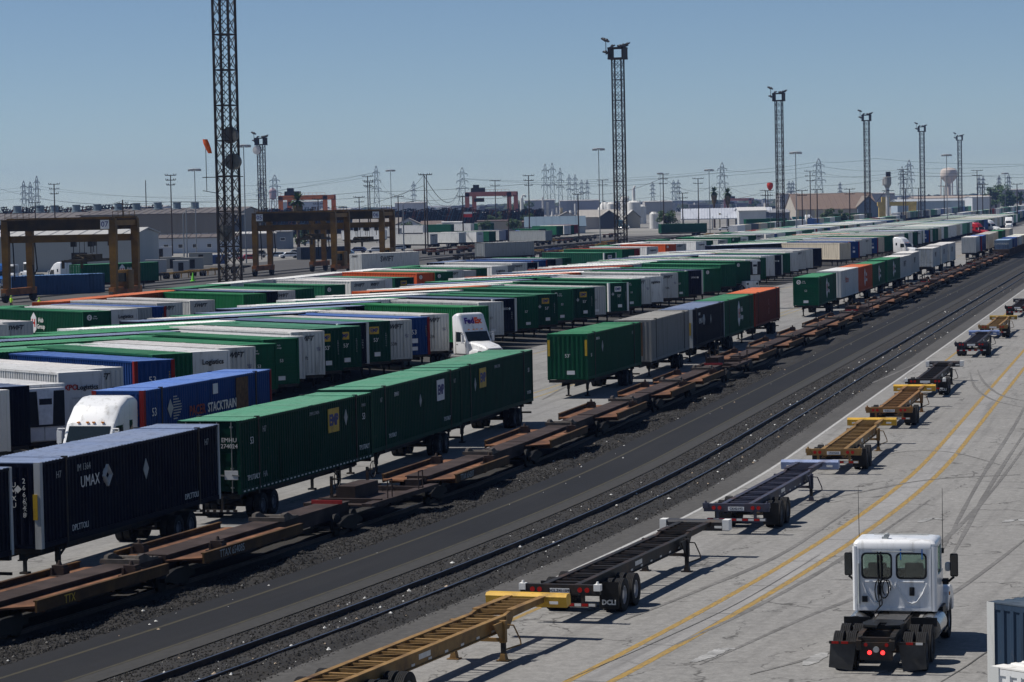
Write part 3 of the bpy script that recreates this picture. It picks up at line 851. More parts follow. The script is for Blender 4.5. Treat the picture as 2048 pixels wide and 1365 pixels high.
# ------------------------------------------------------------------ the angled rows of parked trailers
def row(pts, rel, zref, group, place, lodf, first=1):
    """pts: (px, py, style) of the upper right corner of each near end, as surveyed"""
    n = first
    for px, py, sty in pts:
        x, y = gp(px, py, zref)
        h = rad(rel)
        x -= 1.3 * math.cos(h); y += 1.3 * math.sin(h)
        r = trailer(sty, '%s, %s from left %s' % (STY[sty][3], ordinal(n), place), x, y, h, lodf(y), group=group)
        n += 1
        yield r
GA, GB, GC = 'trailers of the front angled row', 'trailers of the back-to-back middle row', 'trailers of the rear angled row'
ROWA = [(18, 780, 'w2'), (58, 771, 'nv'), (129, 762, 'reef'), (206.5, 742.5, 'xpo'), (246, 733, 'swift'), (348.8, 713.7, 'pacer'), (384, 707, 'g'), (458.7, 699, 'logi'), (510.7, 691, 'swift'),
        (553, 684, 'hub'), (596.6, 676, 'hub'), (608, 668, 'w'), (648, 662.7, 'swift'), (684.5, 656.4, 'emp'), (721, 650.5, 'emp'), (737, 646, 'umax'), (780, 642, 'emp'), (823, 637.8, 'swift'), (859, 630.5, 'pacer'),
        (896.7, 625, 'swift'), (977, 611, 'g3'), (1006.5, 601, 'w2'), (1033, 596, 'umax'), (1075.4, 590.8, 'g'), (1114.7, 585, 'emp'), (1145.5, 579, 'hub'), (1188.7, 574, 'emp'), (1210.6, 569.6, 'w2'),
        (1256.8, 564.4, 'empw'), (1281.7, 557, 'hub'), (1301.4, 553.5, 'swift'), (1325.6, 550.5, 'logi'), (1355.7, 544.2, 'swift'), (1376, 542.5, 'g'), (1405.5, 538.5, 'umax'), (1440.6, 534, 'hub'), (1472, 526.5, 'g'),
        (1500, 522, 'hub'), (1519.7, 518.2, 'reef'), (1531.4, 515.6, 'g'), (1549, 511, 'w'), (1565, 509, 'umax'), (1580, 506, 'g'), (1596, 503.5, 'w2'), (1610.8, 500.5, 'swift'), (1625.4, 498.6, 'w2'), (1643, 496.5, 'nv')]
for r in row(ROWA, -36.5, 4.1, GA, 'in front angled row', lambda y: 1 if y < 330 else 2): pass
ROWD = [(1700.8, 485.4, 'bg'), (1719, 483, 'pacer'), (1731, 480.5, 'w2'), (1743, 478, 'swift'), (1756, 476.2, 'pacer'), (1768, 474.6, 'bg'), (1779, 472.6, 'g'), (1787, 470.9, 'g'), (1797, 469.3, 'bg'), (1808.5, 467.8, 'w2')]
for r in row(ROWD, -36.5, 4.1, 'trailers of the far angled row', 'in far angled row', lambda y: 2): pass
ROWC = [(17, 648, 'w2'), (66, 640.6, 'swift'), (222, 623, 'hub'), (275, 616, 'logi'), (303, 613, 'gy'), (332, 610, 'pacer'), (365, 605.5, 'swift'), (429, 597.6, 'swift'), (532, 585, 'g3'), (555, 582.5, 'nv'), (590, 580, 'swift'), (607, 577, 'g'),
        (628, 574.5, 'g'), (690, 568, 'hub'), (741, 562.3, 'swift'), (770, 559.2, 'swift'), (784, 557, 'w'), (827, 553, 'emp'), (869, 546.5, 'orh'), (905.5, 543.6, 'hub'), (927, 540, 'swift'), (952, 538.6, 'w2'), (974, 535.8, 'g'),
        (1015, 531, 'logi'), (1029, 528.6, 'gy'), (1054, 525.7, 'swift'), (1077, 523.2, 'umax'), (1094, 520.6, 'pacer'), (1111, 518.6, 'nv'), (1124, 516.5, 'gy'), (1142, 514.8, 'g'), (1233, 504, 'empw'), (1268, 498.3, 'g'), (1279.5, 496.6, 'rd'),
        (1316, 492.3, 'logi'), (1352, 487.6, 'orh'), (1372, 486, 'swift'), (1412, 482, 'logi'), (1426, 480.3, 'g'), (1455, 477.8, 'swift'), (1481, 474.4, 'hub'), (1496, 472.8, 'logi'), (1512, 470.8, 'g'), (1528, 469, 'swift'), (1548, 466.8, 'g')]
cr = list(row(ROWC, -36.5, 4.1, GC, 'in rear angled row', lambda y: 1 if y < 300 else 2))
hub_side(cr[2], 8.6, 3.0, 'left', .85)
def rowb(seq, s, t, rel, step, group, place, lod, jit=.5):
    for i, sty in enumerate(seq):
        x, y, _ = S(s + rnd.uniform(-.15, .15), t + rnd.uniform(-jit, jit))
        trailer(sty, '%s, %s from left %s' % (STY[sty][3], ordinal(i + 1), place), x, y, rad(rel), lod(y), group=group)
        s += step
SB = 'g emp g g nv g g w g nv w2 g nv nv w g w nv w2 g or w g w2 nv g nv w or g w nv w2 g rd w2 w g w nv w g w2 nv g nv w or g w w2 g nv'.split()
rowb(SB, 186, -54.3, 46, 5.75, GB, 'in back-to-back middle row', lambda y: 1 if y < 300 else 2)
SE = 'nv w g w2 w g g w g w pacer w g w2 g w w g w w2 g w or w g w w2 g w'.split()
rowb(SE, 530, -56, 50, 5.6, 'trailers of the far middle row', 'in far middle row', lambda y: 2)
SD = 'g w emp g bg nv logi g w pacer g w2 g w g bg w g'.split()
s_ = 648
for i, sty in enumerate(SD):
    x, y, _ = S(s_, -32.6 + rnd.uniform(-.6, .6))
    trailer(sty, '%s, %s from left in farthest angled row' % (STY[sty][3], ordinal(i + 1)), x, y, rad(-38), 2, group='trailers of the farthest angled row')
    s_ += 5.4
# a nose-to-tail file behind the rear row, along the light towers
FILE = [(244, 'g'), (261.5, 'g'), (284, 'or'), (300.6, 'or'), (317, 'g'), (333.6, 'logi'), (350.2, 'w'), (367, 'w'), (384, 'logi'), (401, 'g'), (430, 'nv'), (548, 'g'), (565, 'logi'), (583, 'w'), (602, 'g'), (640, 'g'), (658, 'w'), (676, 'w2'), (700, 'g'), (722, 'w')]
for i, (s0, sty) in enumerate(FILE):
    x, y, _ = S(s0, -79.2 + rnd.uniform(-.4, .4))
    trailer(sty, '%s, %s from left in file along the light towers' % (STY[sty][3], ordinal(i + 1)), x, y, head(s0), 2, group='trailers in file along the light towers', rear=i % 3 == 1)
# the farthest rows read as one mass
def far_mass():
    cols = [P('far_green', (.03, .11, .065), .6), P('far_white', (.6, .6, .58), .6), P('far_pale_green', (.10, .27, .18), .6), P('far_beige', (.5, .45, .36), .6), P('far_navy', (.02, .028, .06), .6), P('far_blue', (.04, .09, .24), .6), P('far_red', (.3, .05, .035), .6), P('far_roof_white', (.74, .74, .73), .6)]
    b = MB()
    def one(s, t, h, ci, L=16.0):
        x, y, _ = S(s, t)
        d = Vector((math.sin(h), math.cos(h), 0)); n = Vector((math.cos(h), -math.sin(h), 0)); o = Vector((x, y, 0))
        c = [o + n * 1.25, o - n * 1.25, o - n * 1.25 + d * L, o + n * 1.25 + d * L]
        vs = [p + Vector((0, 0, 1.2)) for p in c] + [p + Vector((0, 0, 4.05)) for p in c]
        b.m = ci
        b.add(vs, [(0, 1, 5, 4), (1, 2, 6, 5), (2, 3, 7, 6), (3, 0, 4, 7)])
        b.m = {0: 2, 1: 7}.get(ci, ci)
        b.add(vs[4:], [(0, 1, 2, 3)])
        b.m = 4
        for k in (2.5, 12.5):
            q = o + d * k
            b.box(q.x - 1, q.x + 1, q.y - .6, q.y + .6, 0, 1.15)
    for s0, s1, t, h, st in ((746, 1120, -32.5, rad(-38), 5.0), (694, 1120, -56, rad(50), 5.6), (668, 1000, -64.5, rad(-36), 5.2), (745, 1150, -79, None, 17.5), (1140, 1700, -30, None, 17.5), (1140, 1700, -40, None, 17.5), (1150, 1800, -62, None, 17.6), (880, 1250, -104, None, 17.4), (1300, 2000, -95, None, 17.4), (1300, 1900, -20, None, 17.4)):
        s = s0
        while s < s1:
            if rnd.random() > .08: one(s, t + rnd.uniform(-.6, .6), head(s) if h is None else h, rnd.choices([0, 1, 2, 3, 4, 5, 6, 7], [9, 7, 1, 3, 2, 2, 1, 3])[0])
            s += st
    obj('far_parked_trailers', b.mesh('far_parked_trailers', *cols), kind='stuff')
far_mass()
# ------------------------------------------------------------------ rusty spine railcars
RUST = P('railcar_rust', (.14, .068, .040), .85, 0, .38, 1.6, (.045, .028, .022), .45, bump=.3)
RUSTL = P('railcar_rust_bright', (.20, .095, .05), .85, 0, .4, 1.3, (.06, .03, .02), .55)
SILL = P('railcar_sill', (.05, .036, .033), .8, 0, .35, 1.2, (.022, .015, .013), .45)
OCHRE = P('railcar_ochre', (.10, .055, .02), .8, 0, .45, 1.2, (.035, .018, .012), .6)
def sill_mesh(L):
    b = MB().box(-.42, .42, .2, L - .2, .55, 1.06)
    b.box(-.5, .5, .2, L - .2, 1.06, 1.1)
    b.box(-.3, .3, -.45, .2, .75, 1.0)
    return b.mesh('center_sill', SILL)
def deck_mesh(s):
    b = MB().prism([(s * .5, .0), (s * .5, 9.6), (s * 1.55, 9.2), (s * 1.55, .9)] if s > 0 else [(s * .5, .0), (s * .5, 9.6), (s * 1.55, 9.2), (s * 1.55, .5)], .88, .94, 'z')
    for y in (1.2, 3.4, 5.6, 7.8): b.box(min(s * .5, s * 1.5), max(s * .5, s * 1.5), y, y + .12, .7, .88)
    return b.mesh('side_platform', RUSTL)
def lip_mesh(s):
    b = MB().box(min(s * 1.55, s * 1.62), max(s * 1.55, s * 1.62), .6, 9.3, .78, 1.1)
    b.box(min(s * 1.5, s * 1.64), max(s * 1.5, s * 1.64), .6, 9.3, 1.09, 1.13)
    return b.mesh('side_lip', OCHRE)
def ped_mesh():
    b = MB().box(-.2, .2, -.16, .16, .94, 1.28)
    b.box(-.24, -.16, -.2, .2, .94, 1.2); b.box(.16, .24, -.2, .2, .94, 1.2)
    b.cyl((0, 0, 1.28), (0, 0, 1.42), .09, .04, 8); b.box(-.34, .34, -.26, .26, .94, .97)
    return b.mesh('pedestal', SILL)
def truck_mesh():
    b = MB()
    for s in (-1, 1):
        b.prism([(-1.2, .52), (-.85, .62), (-.35, .72), (.35, .72), (.85, .62), (1.2, .52), (1.2, .38), (.8, .36), (.35, .22), (-.35, .22), (-.8, .36), (-1.2, .38)], s * .98 - .08, s * .98 + .08, 'x')
        for y in (-.88, .88): b.lathe([(0, s * .7), (.42, s * .7), (.44, s * .82), (.36, s * .84), (0, s * .84)], 14, 'x', (0, y, .43))
    b.box(-1.0, 1.0, -.2, .2, .42, .62)
    for y in (-.88, .88): b.cyl((-.8, y, .43), (.8, y, .43), .08)
    return b.mesh('wheel_truck', P('truck_black', (.009, .0085, .008), .7, 0, .3, 3))
def hitch_mesh():
    b = MB()
    for s in (-1, 1):
        b.prism([(0, 1.1), (.1, 1.34), (.5, 1.38), (1.0, 1.2), (1.5, 1.18), (1.5, 1.1), (1.0, 1.1)], s * .55 - .07, s * .55 + .07, 'x')
    b.box(-.7, .7, -.06, .06, 1.1, 1.24); b.cyl((-.6, 1.1, 1.16), (.6, 1.1, 1.16), .07); b.box(-.3, .3, .6, 1.5, 1.1, 1.15); b.lathe([(.16, 0), (.2, .05), (.16, .1)], 10, 'z', (0, 1.6, 1.1))
    return b.mesh('hitch', P('hitch_steel', (.085, .075, .068), .7, 0, .35, 3))
def brake_mesh():
    b = MB().box(-1.4, 1.4, 1.0, 7.6, .82, .88)
    b.box(-1.4, -1.1, .3, 8.2, .88, 1.0); b.box(1.0, 1.4, .3, 8.2, .88, 1.0); b.box(-1.0, -.2, 2.8, 5.4, .88, 1.4); b.box(-1.3, 1.3, 1.6, 1.8, .9, 1.05); b.box(-1.3, 1.3, 6.4, 6.6, .9, 1.05)
    for y in (2.4, 6.0): b.tube([(1.3, y, .9), (1.3, y, 1.7), (1.3, y + .5, 1.7), (1.3, y + .5, .9)], .025)
    b.cyl((-1.2, 2, .6), (-1.2, 4.2, .6), .3, n=10)
    return b.mesh('brake_platform', SILL)
def hwheel_mesh():
    b = MB()
    for i in range(16):
        a, c = i * math.pi / 8, (i + 1) * math.pi / 8
        b.cyl((0, .34 * math.cos(a), .34 * math.sin(a)), (0, .34 * math.cos(c), .34 * math.sin(c)), .022, n=5, cap=False)
    for i in range(4): b.cyl((0, 0, 0), (0, .34 * math.cos(i * 1.571), .34 * math.sin(i * 1.571)), .015, n=5)
    b.cyl((-.25, 0, 0), (.0, 0, 0), .05, n=6); b.box(-.3, -.2, -.05, .05, -.85, .1)
    return b.mesh('handwheel', STEEL)
units = [(94.0, 16.5, 0), (110.8, 11.3, 0), (122.3, 17.2, 1)]
for k in range(5):
    o = 149.3 + 88 * k
    units += [(o, 16.7, 0), (o + 16.8, 16.7, 0), (o + 33.7, 16.7, 0), (o + 50.6, 11.8, 0), (o + 62.5, 16.4, 1)]
units = [u for u in units if u[0] < 560]
for i, (s0, L, br) in enumerate(units):
    x, y, _ = S(s0, -8.47); x2, y2, _ = S(s0 + L, -8.47)
    h = math.atan2(x2 - x, y2 - y)
    u = thing('spine_railcar', 'rusty empty spine railcar, %s from left beside the trailer lane%s' % (ordinal(i + 1), ', with brake handwheels' if br else ''), 'railcar', (x, y, .03), -h, 'empty spine railcars on the second track')
    obj('center_sill', shape(('sill', round(L, 1)), lambda: sill_mesh(L)), u)
    for s in (-1, 1):
        d = obj('side_platform', shape(('deck', s), lambda: deck_mesh(s)), u)
        lp = obj('side_lip', shape(('lip', s), lambda: lip_mesh(s)), d)
        yy = 7.2 if s < 0 else 7.6
        if i == 2: yy = 1.6 if s < 0 else 2.8
        obj('pedestal', shape('ped', ped_mesh), d, (s * 1.15, yy, 0))
        if s > 0 and i in (1, 2, 3): text({1: 'TTX', 2: 'TTAX 654085', 3: 'TTAX 654207'}[i], .36, MUTED if i > 1 else YPANEL, lp, (1.635, {1: 2.6, 2: 2.9, 3: 2.2}[i], .93), face='right')
    obj('hitch', shape('hitch', hitch_mesh), u, (0, 9.9 if L > 12 else L - 2.2, 0))
    obj('wheel_truck', shape('truck', truck_mesh), u, (0, -.1, 0))
    if br or i == len(units) - 1:
        obj('wheel_truck', shape('truck', truck_mesh), u, (0, L - 1.6, 0))
        bp = obj('brake_platform', shape('brakep', brake_mesh), u, (0, L - .6, 0))
        for yy in (2.2, 6.2): obj('handwheel', shape('hw', hwheel_mesh), bp, (-.7, yy, 1.75))
        obj('red_plate', shape('redpl', lambda: MB().box(-.62, .62, 0, .06, 1.1, 1.24).mesh('red_plate', P('red_plate_paint', (.30, .03, .03), .6))), u, (0, L - 1.4, 0))
# well cars carrying containers at the far end of the train
def well_mesh():
    b = MB()
    for s in (-1, 1): b.box(s * 1.45 - .06, s * 1.45 + .06, .6, 17.4, .45, 1.75)
    b.box(-1.45, 1.45, .6, 17.4, .35, .5); b.box(-1.5, 1.5, 0, 1.0, .9, 1.75); b.box(-1.5, 1.5, 17.0, 18, .9, 1.75)
    for y in range(1, 18): b.box(1.51, 1.56, y, y + .1, .5, 1.7)
    return b.mesh('well_body', P('well_brown', (.11, .07, .045), .8, 0, .35, 1.2, (.05, .03, .02), .4))
for i, (s0, cc, lb) in enumerate(((574, (.17, .24, .33), 'pale blue container with white lettering'), (593, BLU, 'blue container'), (612, WH2, 'white container'), (631, BGE, 'beige container'))):
    x, y, _ = S(s0, -8.47); h = head(s0)
    u = thing('well_railcar', 'brown well railcar under the %s at the train end' % lb, 'railcar', (x, y, 0), -h, 'loaded well railcars')
    obj('well_body', shape('well', well_mesh), u); obj('wheel_truck', shape('truck', truck_mesh), u, (0, .3, 0))
    q = thing('shipping_container', '%s sitting in a brown well railcar' % lb, 'container', (x + 1.2 * math.sin(h), y + 1.2 * math.cos(h), -.65), -h, 'containers in the well railcars')
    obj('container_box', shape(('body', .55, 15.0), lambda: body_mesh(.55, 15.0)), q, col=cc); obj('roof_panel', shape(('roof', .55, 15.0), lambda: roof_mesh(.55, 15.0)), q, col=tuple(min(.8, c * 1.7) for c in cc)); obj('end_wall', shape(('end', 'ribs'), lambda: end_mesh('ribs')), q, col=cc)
    if i == 0: text('CONTAINER', .5, WHITE, q, (0, -.04, 3.4))
# ------------------------------------------------------------------ empty container chassis
def chassis(label, s0, col, bol, L=15.9, t=7.05, flap=None, plate=None, ends=None, dark=True):
    x, y, _ = S(s0, t); x2, y2, _ = S(s0 + L, t)
    h = math.atan2(x2 - x, y2 - y)
    c = thing('container_chassis', label, 'trailer chassis', (x, y, 0), -h, 'empty chassis parked along the track')
    pm, bm_ = P('chassis_%s' % col[0], col[1], .6, 0, .2, 2.0, (.07, .04, .025), .35), P('bolster_%s' % bol[0], bol[1], .5, 0, .15, 2.0, (.09, .055, .03), .25)
    k = col[0]
    GX = 12.6
    for s in (-1, 1):
        def beam():
            b = MB().box(s * .5 - .07, s * .5 + .07, .1, GX, .74, .77).box(s * .5 - .014, s * .5 + .014, .1, GX, .77, 1.12).box(s * .5 - .085, s * .5 + .085, .1, GX, 1.12, 1.155)
            b.prism([(GX, .74), (GX, 1.155), (GX + .5, 1.22), (L, 1.22), (L, 1.06), (GX + .6, 1.02), (GX + .25, .74)], s * .5 - .05, s * .5 + .05, 'x')
            b.box(s * .5 - .1, s * .5 + .1, GX + .4, L, 1.215, 1.24)
            return b.mesh('main_beam', pm)
        obj('main_beam', shape(('beam', k, s), beam), c)
    xm = shape(('xmem', k), lambda: MB().box(-.49, .49, -.07, .07, .98, 1.12).mesh('cross_member', pm))
    xt = shape(('xthin', k), lambda: MB().box(-.49, .49, -.025, .025, 1.02, 1.12).mesh('cross_member', pm))
    dg = shape(('diag', k), lambda: MB().bar((-.49, 0, 1.09), (.49, .62, 1.09), .05, .06).mesh('brace', pm))
    for i in range(7):
        yy = .9 + i * 1.85
        obj('cross_member', xm, c, (0, yy, 0)); obj('cross_member', xt, c, (0, yy + .6, 0)); obj('brace', dg, c, (0, yy + .75, 0)); obj('cross_member', xt, c, (0, yy + 1.45, 0))
    for i in range(5): obj('cross_member', xt, c, (0, GX + .5 + i * .55, .1))
    def bolster():
        b = MB().prism([(L - .14, .92), (L - .2, 1.22), (L - .12, 1.3), (L + .16, 1.3), (L + .2, 1.22), (L + .2, .98)], -1.22, 1.22, 'x')
        return b.mesh('front_bolster', bm_)
    fb = obj('front_bolster', shape(('bols', k, bol[0]), bolster), c)
    if ends:
        for s in (-1, 1): obj('end_cap', shape(('cap', s), lambda: MB().box(min(s * 1.0, s * 1.235), max(s * 1.0, s * 1.235), L - .22, L + .22, .95, 1.31).mesh('end_cap', WHITE)), fb)
    for s in (-1, 1): obj('marker_plate', shape(('mkp', s), lambda: MB().box(s * .85 - .13, s * .85 + .13, L - .215, L - .2, 1.02, 1.1).mesh('marker_plate', WHITE)), fb)
    obj('rear_beam', shape(('rbm', k), lambda: MB().box(-1.22, 1.22, -.06, .12, .86, 1.15).box(-.7, .7, .12, .4, .9, 1.1).mesh('rear_beam', pm)), c)
    for s in (-1, 1):
        for q in (.62, .84): obj('tail_light', shape('tl', lambda: MB().cyl((0, -.075, 0), (0, -.055, 0), .075, n=12).mesh('tail_light', REDL)), c, (s * q, 0, 1.0))
        obj('twist_lock', shape(('twl', k, ends is not None), lambda: MB().box(-.1, .1, -.1, .12, .98, 1.17).cyl((0, 0, 1.17), (0, 0, 1.25), .05, .03, 8).mesh('twist_lock', WHITE if ends else pm)), c, (s * 1.15, 0, 0))
    obj('plate', shape('plt', lambda: MB().box(-.3, .3, -.075, -.062, .9, 1.04).mesh('plate', WPANEL)), c)
    if plate: text(plate, .13, DARKTXT, c, (0, -.08, .97))
    bp = obj('rear_bumper', shape(('rb2', k), lambda: MB().box(-1.1, 1.1, -.05, .05, .5, .62).box(-.75, -.65, -.05, .05, .62, .9).box(.65, .75, -.05, .05, .62, .9).mesh('rear_bumper', pm)), c)
    for i in range(10): obj('reflector', shape(('rfl', i % 2), lambda: MB().box(-.1, .1, -.058, -.05, .52, .6).mesh('reflector', RWTAPE if i % 2 else REDL)), bp, (-.98 + i * .218, 0, 0))
    for y_ in (2.7, 3.98): duals(c, y_, RIM if flap else RIMD)
    obj('axle_frame', shape('bog', bogie_mesh), c, (0, 3.34, 0))
    for s in (-1, 1):
        fl = obj('mudflap', shape('flap', lambda: MB().box(-.3, .3, -.012, .012, .16, .98).mesh('mudflap', BLACK)), c, (s * .92, 1.95, 0))
        if flap: text(flap, .2, WHITE, fl, (0, -.02, .36), bold=.01)
    for s in (-1, 1):
        def leg():
            b = MB().box(-.085, .085, -.085, .085, .5, 1.1).box(-.17, .17, -.14, .14, 0, .03).prism([(-.1, .03), (.1, .03), (.06, .2), (-.06, .2)], -.1, .1, 'y')
            b.prism([(-.75, 1.08), (0, 1.08), (0, .52), (-.1, .52)], -.02, .02, 'x')
            return b.mesh('landing_leg', pm)
        lg = obj('landing_leg', shape(('lg2', k), leg), c, (s * .72, 11.9, 0))
        obj('leg_shaft', shape('lgs', lambda: MB().box(-.06, .06, -.06, .06, .1, .55).mesh('leg_shaft', STEEL)), lg)
    obj('leg_tie', shape(('lgt', k), lambda: MB().box(-.66, .66, -.04, .04, .52, .62).mesh('leg_tie', pm)), c, (0, 11.9, 0))
    obj('crank_handle', shape(('crk', k), lambda: MB().tube([(.72, 11.98, .98), (.95, 12.1, .95), (1.1, 12.2, .55), (1.12, 12.2, .42), (.95, 12.2, .36), (.76, 12.0, .3)], .022).mesh('crank_handle', pm)), c)
    def stk():
        b = MB()
        for i in range(10): b.box(.518, .524, 1.2 + i * 1.15, 1.42 + i * 1.15, .80, .86)
        b.box(.518, .524, 6.3, 7.1, .90, 1.04)
        return b.mesh('reflective_strip', RWTAPE)
    obj('reflective_strip', shape('stk', stk), c, kind='stuff')
    return c
YC = ('yellow', (.26, .155, .055)); KC = ('black', (.022, .021, .021)); BC = ('slate', (.05, .055, .085)); RC = ('ochre', (.25, .13, .045)); DK = ('dark_slate', (.03, .032, .045))
YB = ('yellow', (.62, .37, .05)); KB = ('black', (.035, .037, .045)); BB = ('blue', (.17, .24, .46)); WB = ('blue_grey', (.26, .32, .50))
chassis('yellow container chassis in front, its rear cut off by the bottom edge of the view', 99.1, YC, YB)
chassis('black container chassis with white lettered mudflap behind the nearest yellow one', 117.7, KC, KB, flap='DCLI', plate='DCLZ411091', ends=True)
chassis('slate chassis with pale blue front beam behind the black mudflap chassis', 139.8, BC, WB, plate='CK42193')
chassis('yellow chassis right behind the slate one with the pale blue beam', 162.4, YC, YB, plate='1PX9203')
chassis('ochre rusty chassis with yellow front beam in front of the plain black chassis', 187.2, RC, YB, plate='4NB2217')
chassis('black chassis with white capped front beam behind the ochre rusty one', 210.6, KC, KB, flap='DCLI', ends=True)
chassis('dark chassis with blue front beam in front of the farthest yellow chassis', 253, DK, BB)
chassis('yellow chassis with dull front beam farthest along the lot behind the blue beam', 281, YC, ('dull_yellow', (.30, .2, .04)))
chassis('black chassis cut off by the right edge of the view', 322, KC, KB)
# ------------------------------------------------------------------ trucks
def bev(me, wd, seg=2, ang=25):
    bm = bmesh.new(); bm.from_mesh(me)
    ed = [e for e in bm.edges if len(e.link_faces) == 2 and e.calc_face_angle(0) > rad(ang)]
    bmesh.ops.bevel(bm, geom=ed, offset=wd, segments=seg, affect='EDGES', profile=.5, clamp_overlap=True)
    bm.to_mesh(me); bm.free()
    me.polygons.foreach_set('use_smooth', [True] * len(me.polygons)); me.set_sharp_from_angle(angle=rad(40)); me.update()
    return me
def clear_glass():
    m, t, n, b = nodes('clear_glass')
    tr = n.new('ShaderNodeBsdfTransparent'); tr.inputs[0].default_value = (.62, .74, .70, 1)
    gl = n.new('ShaderNodeBsdfGlossy'); gl.inputs['Roughness'].default_value = .03
    mx = n.new('ShaderNodeMixShader'); mx.inputs[0].default_value = .10
    t.links.new(tr.outputs[0], mx.inputs[1]); t.links.new(gl.outputs[0], mx.inputs[2])
    t.links.new(mx.outputs[0], n['Material Output'].inputs['Surface'])
    return m
CLEAR = clear_glass()
SKIN = P('skin', (.38, .22, .15), .6, 0, .05); CLOTH = P('dark_cloth', (.03, .035, .05), .9, 0, .2); HIVIS = P('hi_vis_cloth', (.45, .75, .05), .8, 0, .1)
def person_mesh(mats, seated=False):
    b = MB()
    def ell(c, rx, ry, rz, mi, n=10):
        b.m = mi
        prof = [(math.sin(math.pi * i / 6), -math.cos(math.pi * i / 6)) for i in range(7)]
        o = len(b.v)
        b.lathe([(max(r, .001), h) for r, h in prof], n, 'z')
        for i in range(o, len(b.v)): x, y, z = b.v[i]; b.v[i] = (c[0] + x * rx, c[1] + y * ry, c[2] + z * rz)
    def limb(p, q, r0, r1, mi): b.m = mi; b.cyl(p, q, r0, r1, 8)
    z = 0 if not seated else -.42
    if not seated:
        for s in (-1, 1):
            limb((s * .1, 0, .9), (s * .12, .02, .48), .09, .065, 1); limb((s * .12, .02, .48), (s * .12, 0, .06), .065, .045, 1); ell((s * .12, .06, .04), .05, .13, .045, 1)
    else:
        for s in (-1, 1): limb((s * .1, 0, .45), (s * .14, .5, .5), .09, .07, 1); limb((s * .14, .5, .5), (s * .14, .55, .1), .07, .05, 1)
    b.m = 0
    b.loft([[(math.cos(i * math.pi / 5) * rx, math.sin(i * math.pi / 5) * ry, h + z) for i in range(10)] for rx, ry, h in ((.15, .11, .86), (.155, .115, 1.0), (.15, .105, 1.12), (.19, .12, 1.3), (.2, .11, 1.4), (.07, .06, 1.48))])
    for s in (-1, 1):
        if seated: limb((s * .2, 0, 1.38 + z), (s * .27, .12, 1.1 + z), .055, .045, 0); limb((s * .27, .12, 1.1 + z), (s * .16, .42, 1.1 + z), .045, .035, 2); ell((s * .15, .46, 1.1 + z), .04, .06, .035, 2)
        else: limb((s * .2, 0, 1.38), (s * .26, .02, 1.1), .055, .045, 0); limb((s * .26, .02, 1.1), (s * .25, .08, .84), .042, .03, 2); ell((s * .25, .1, .77), .03, .045, .08, 2)
    limb((0, 0, 1.44 + z), (0, .01, 1.54 + z), .055, .05, 2)
    ell((0, .015, 1.62 + z), .078, .098, .118, 2, 12)
    ell((0, .112, 1.61 + z), .014, .02, .022, 2); ell((.078, 0, 1.61 + z), .014, .025, .03, 2); ell((-.078, 0, 1.61 + z), .014, .025, .03, 2)
    ell((0, -.005, 1.675 + z), .088, .106, .085, 3, 12)
    b.m = 3; b.box(-.07, .07, .08, .19, 1.665 + z, 1.68 + z)
    return b.mesh('person', *mats, smooth=True)
def rring(x0, x1, y0, y1, r, n=4):
    pts = []
    for cx, cy, a0 in ((x1 - r, y1 - r, 0), (x0 + r, y1 - r, 90), (x0 + r, y0 + r, 180), (x1 - r, y0 + r, 270)):
        for i in range(n + 1): a = rad(a0 + 90 * i / n); pts.append((cx + r * math.cos(a), cy + r * math.sin(a)))
    return pts
def frame_ring(b, x0, x1, z0, z1, y0, y1, r, wdt):
    o = rring(x0, x1, z0, z1, r); i = rring(x0 + wdt, x1 - wdt, z0 + wdt, z1 - wdt, max(.02, r - wdt * .6)); n = len(o)
    vs = [(p[0], y0, p[1]) for p in o] + [(p[0], y0, p[1]) for p in i] + [(p[0], y1, p[1]) for p in o] + [(p[0], y1, p[1]) for p in i]
    fs = []
    for k in range(n):
        j = (k + 1) % n
        fs += [(k, j, n + j, n + k), (2 * n + k, 3 * n + k, 3 * n + j, 2 * n + j), (k, 2 * n + k, 2 * n + j, j), (n + k, n + j, 3 * n + j, 3 * n + k)]
    b.add(vs, fs)
WTRUCK = (.78, .79, .80)
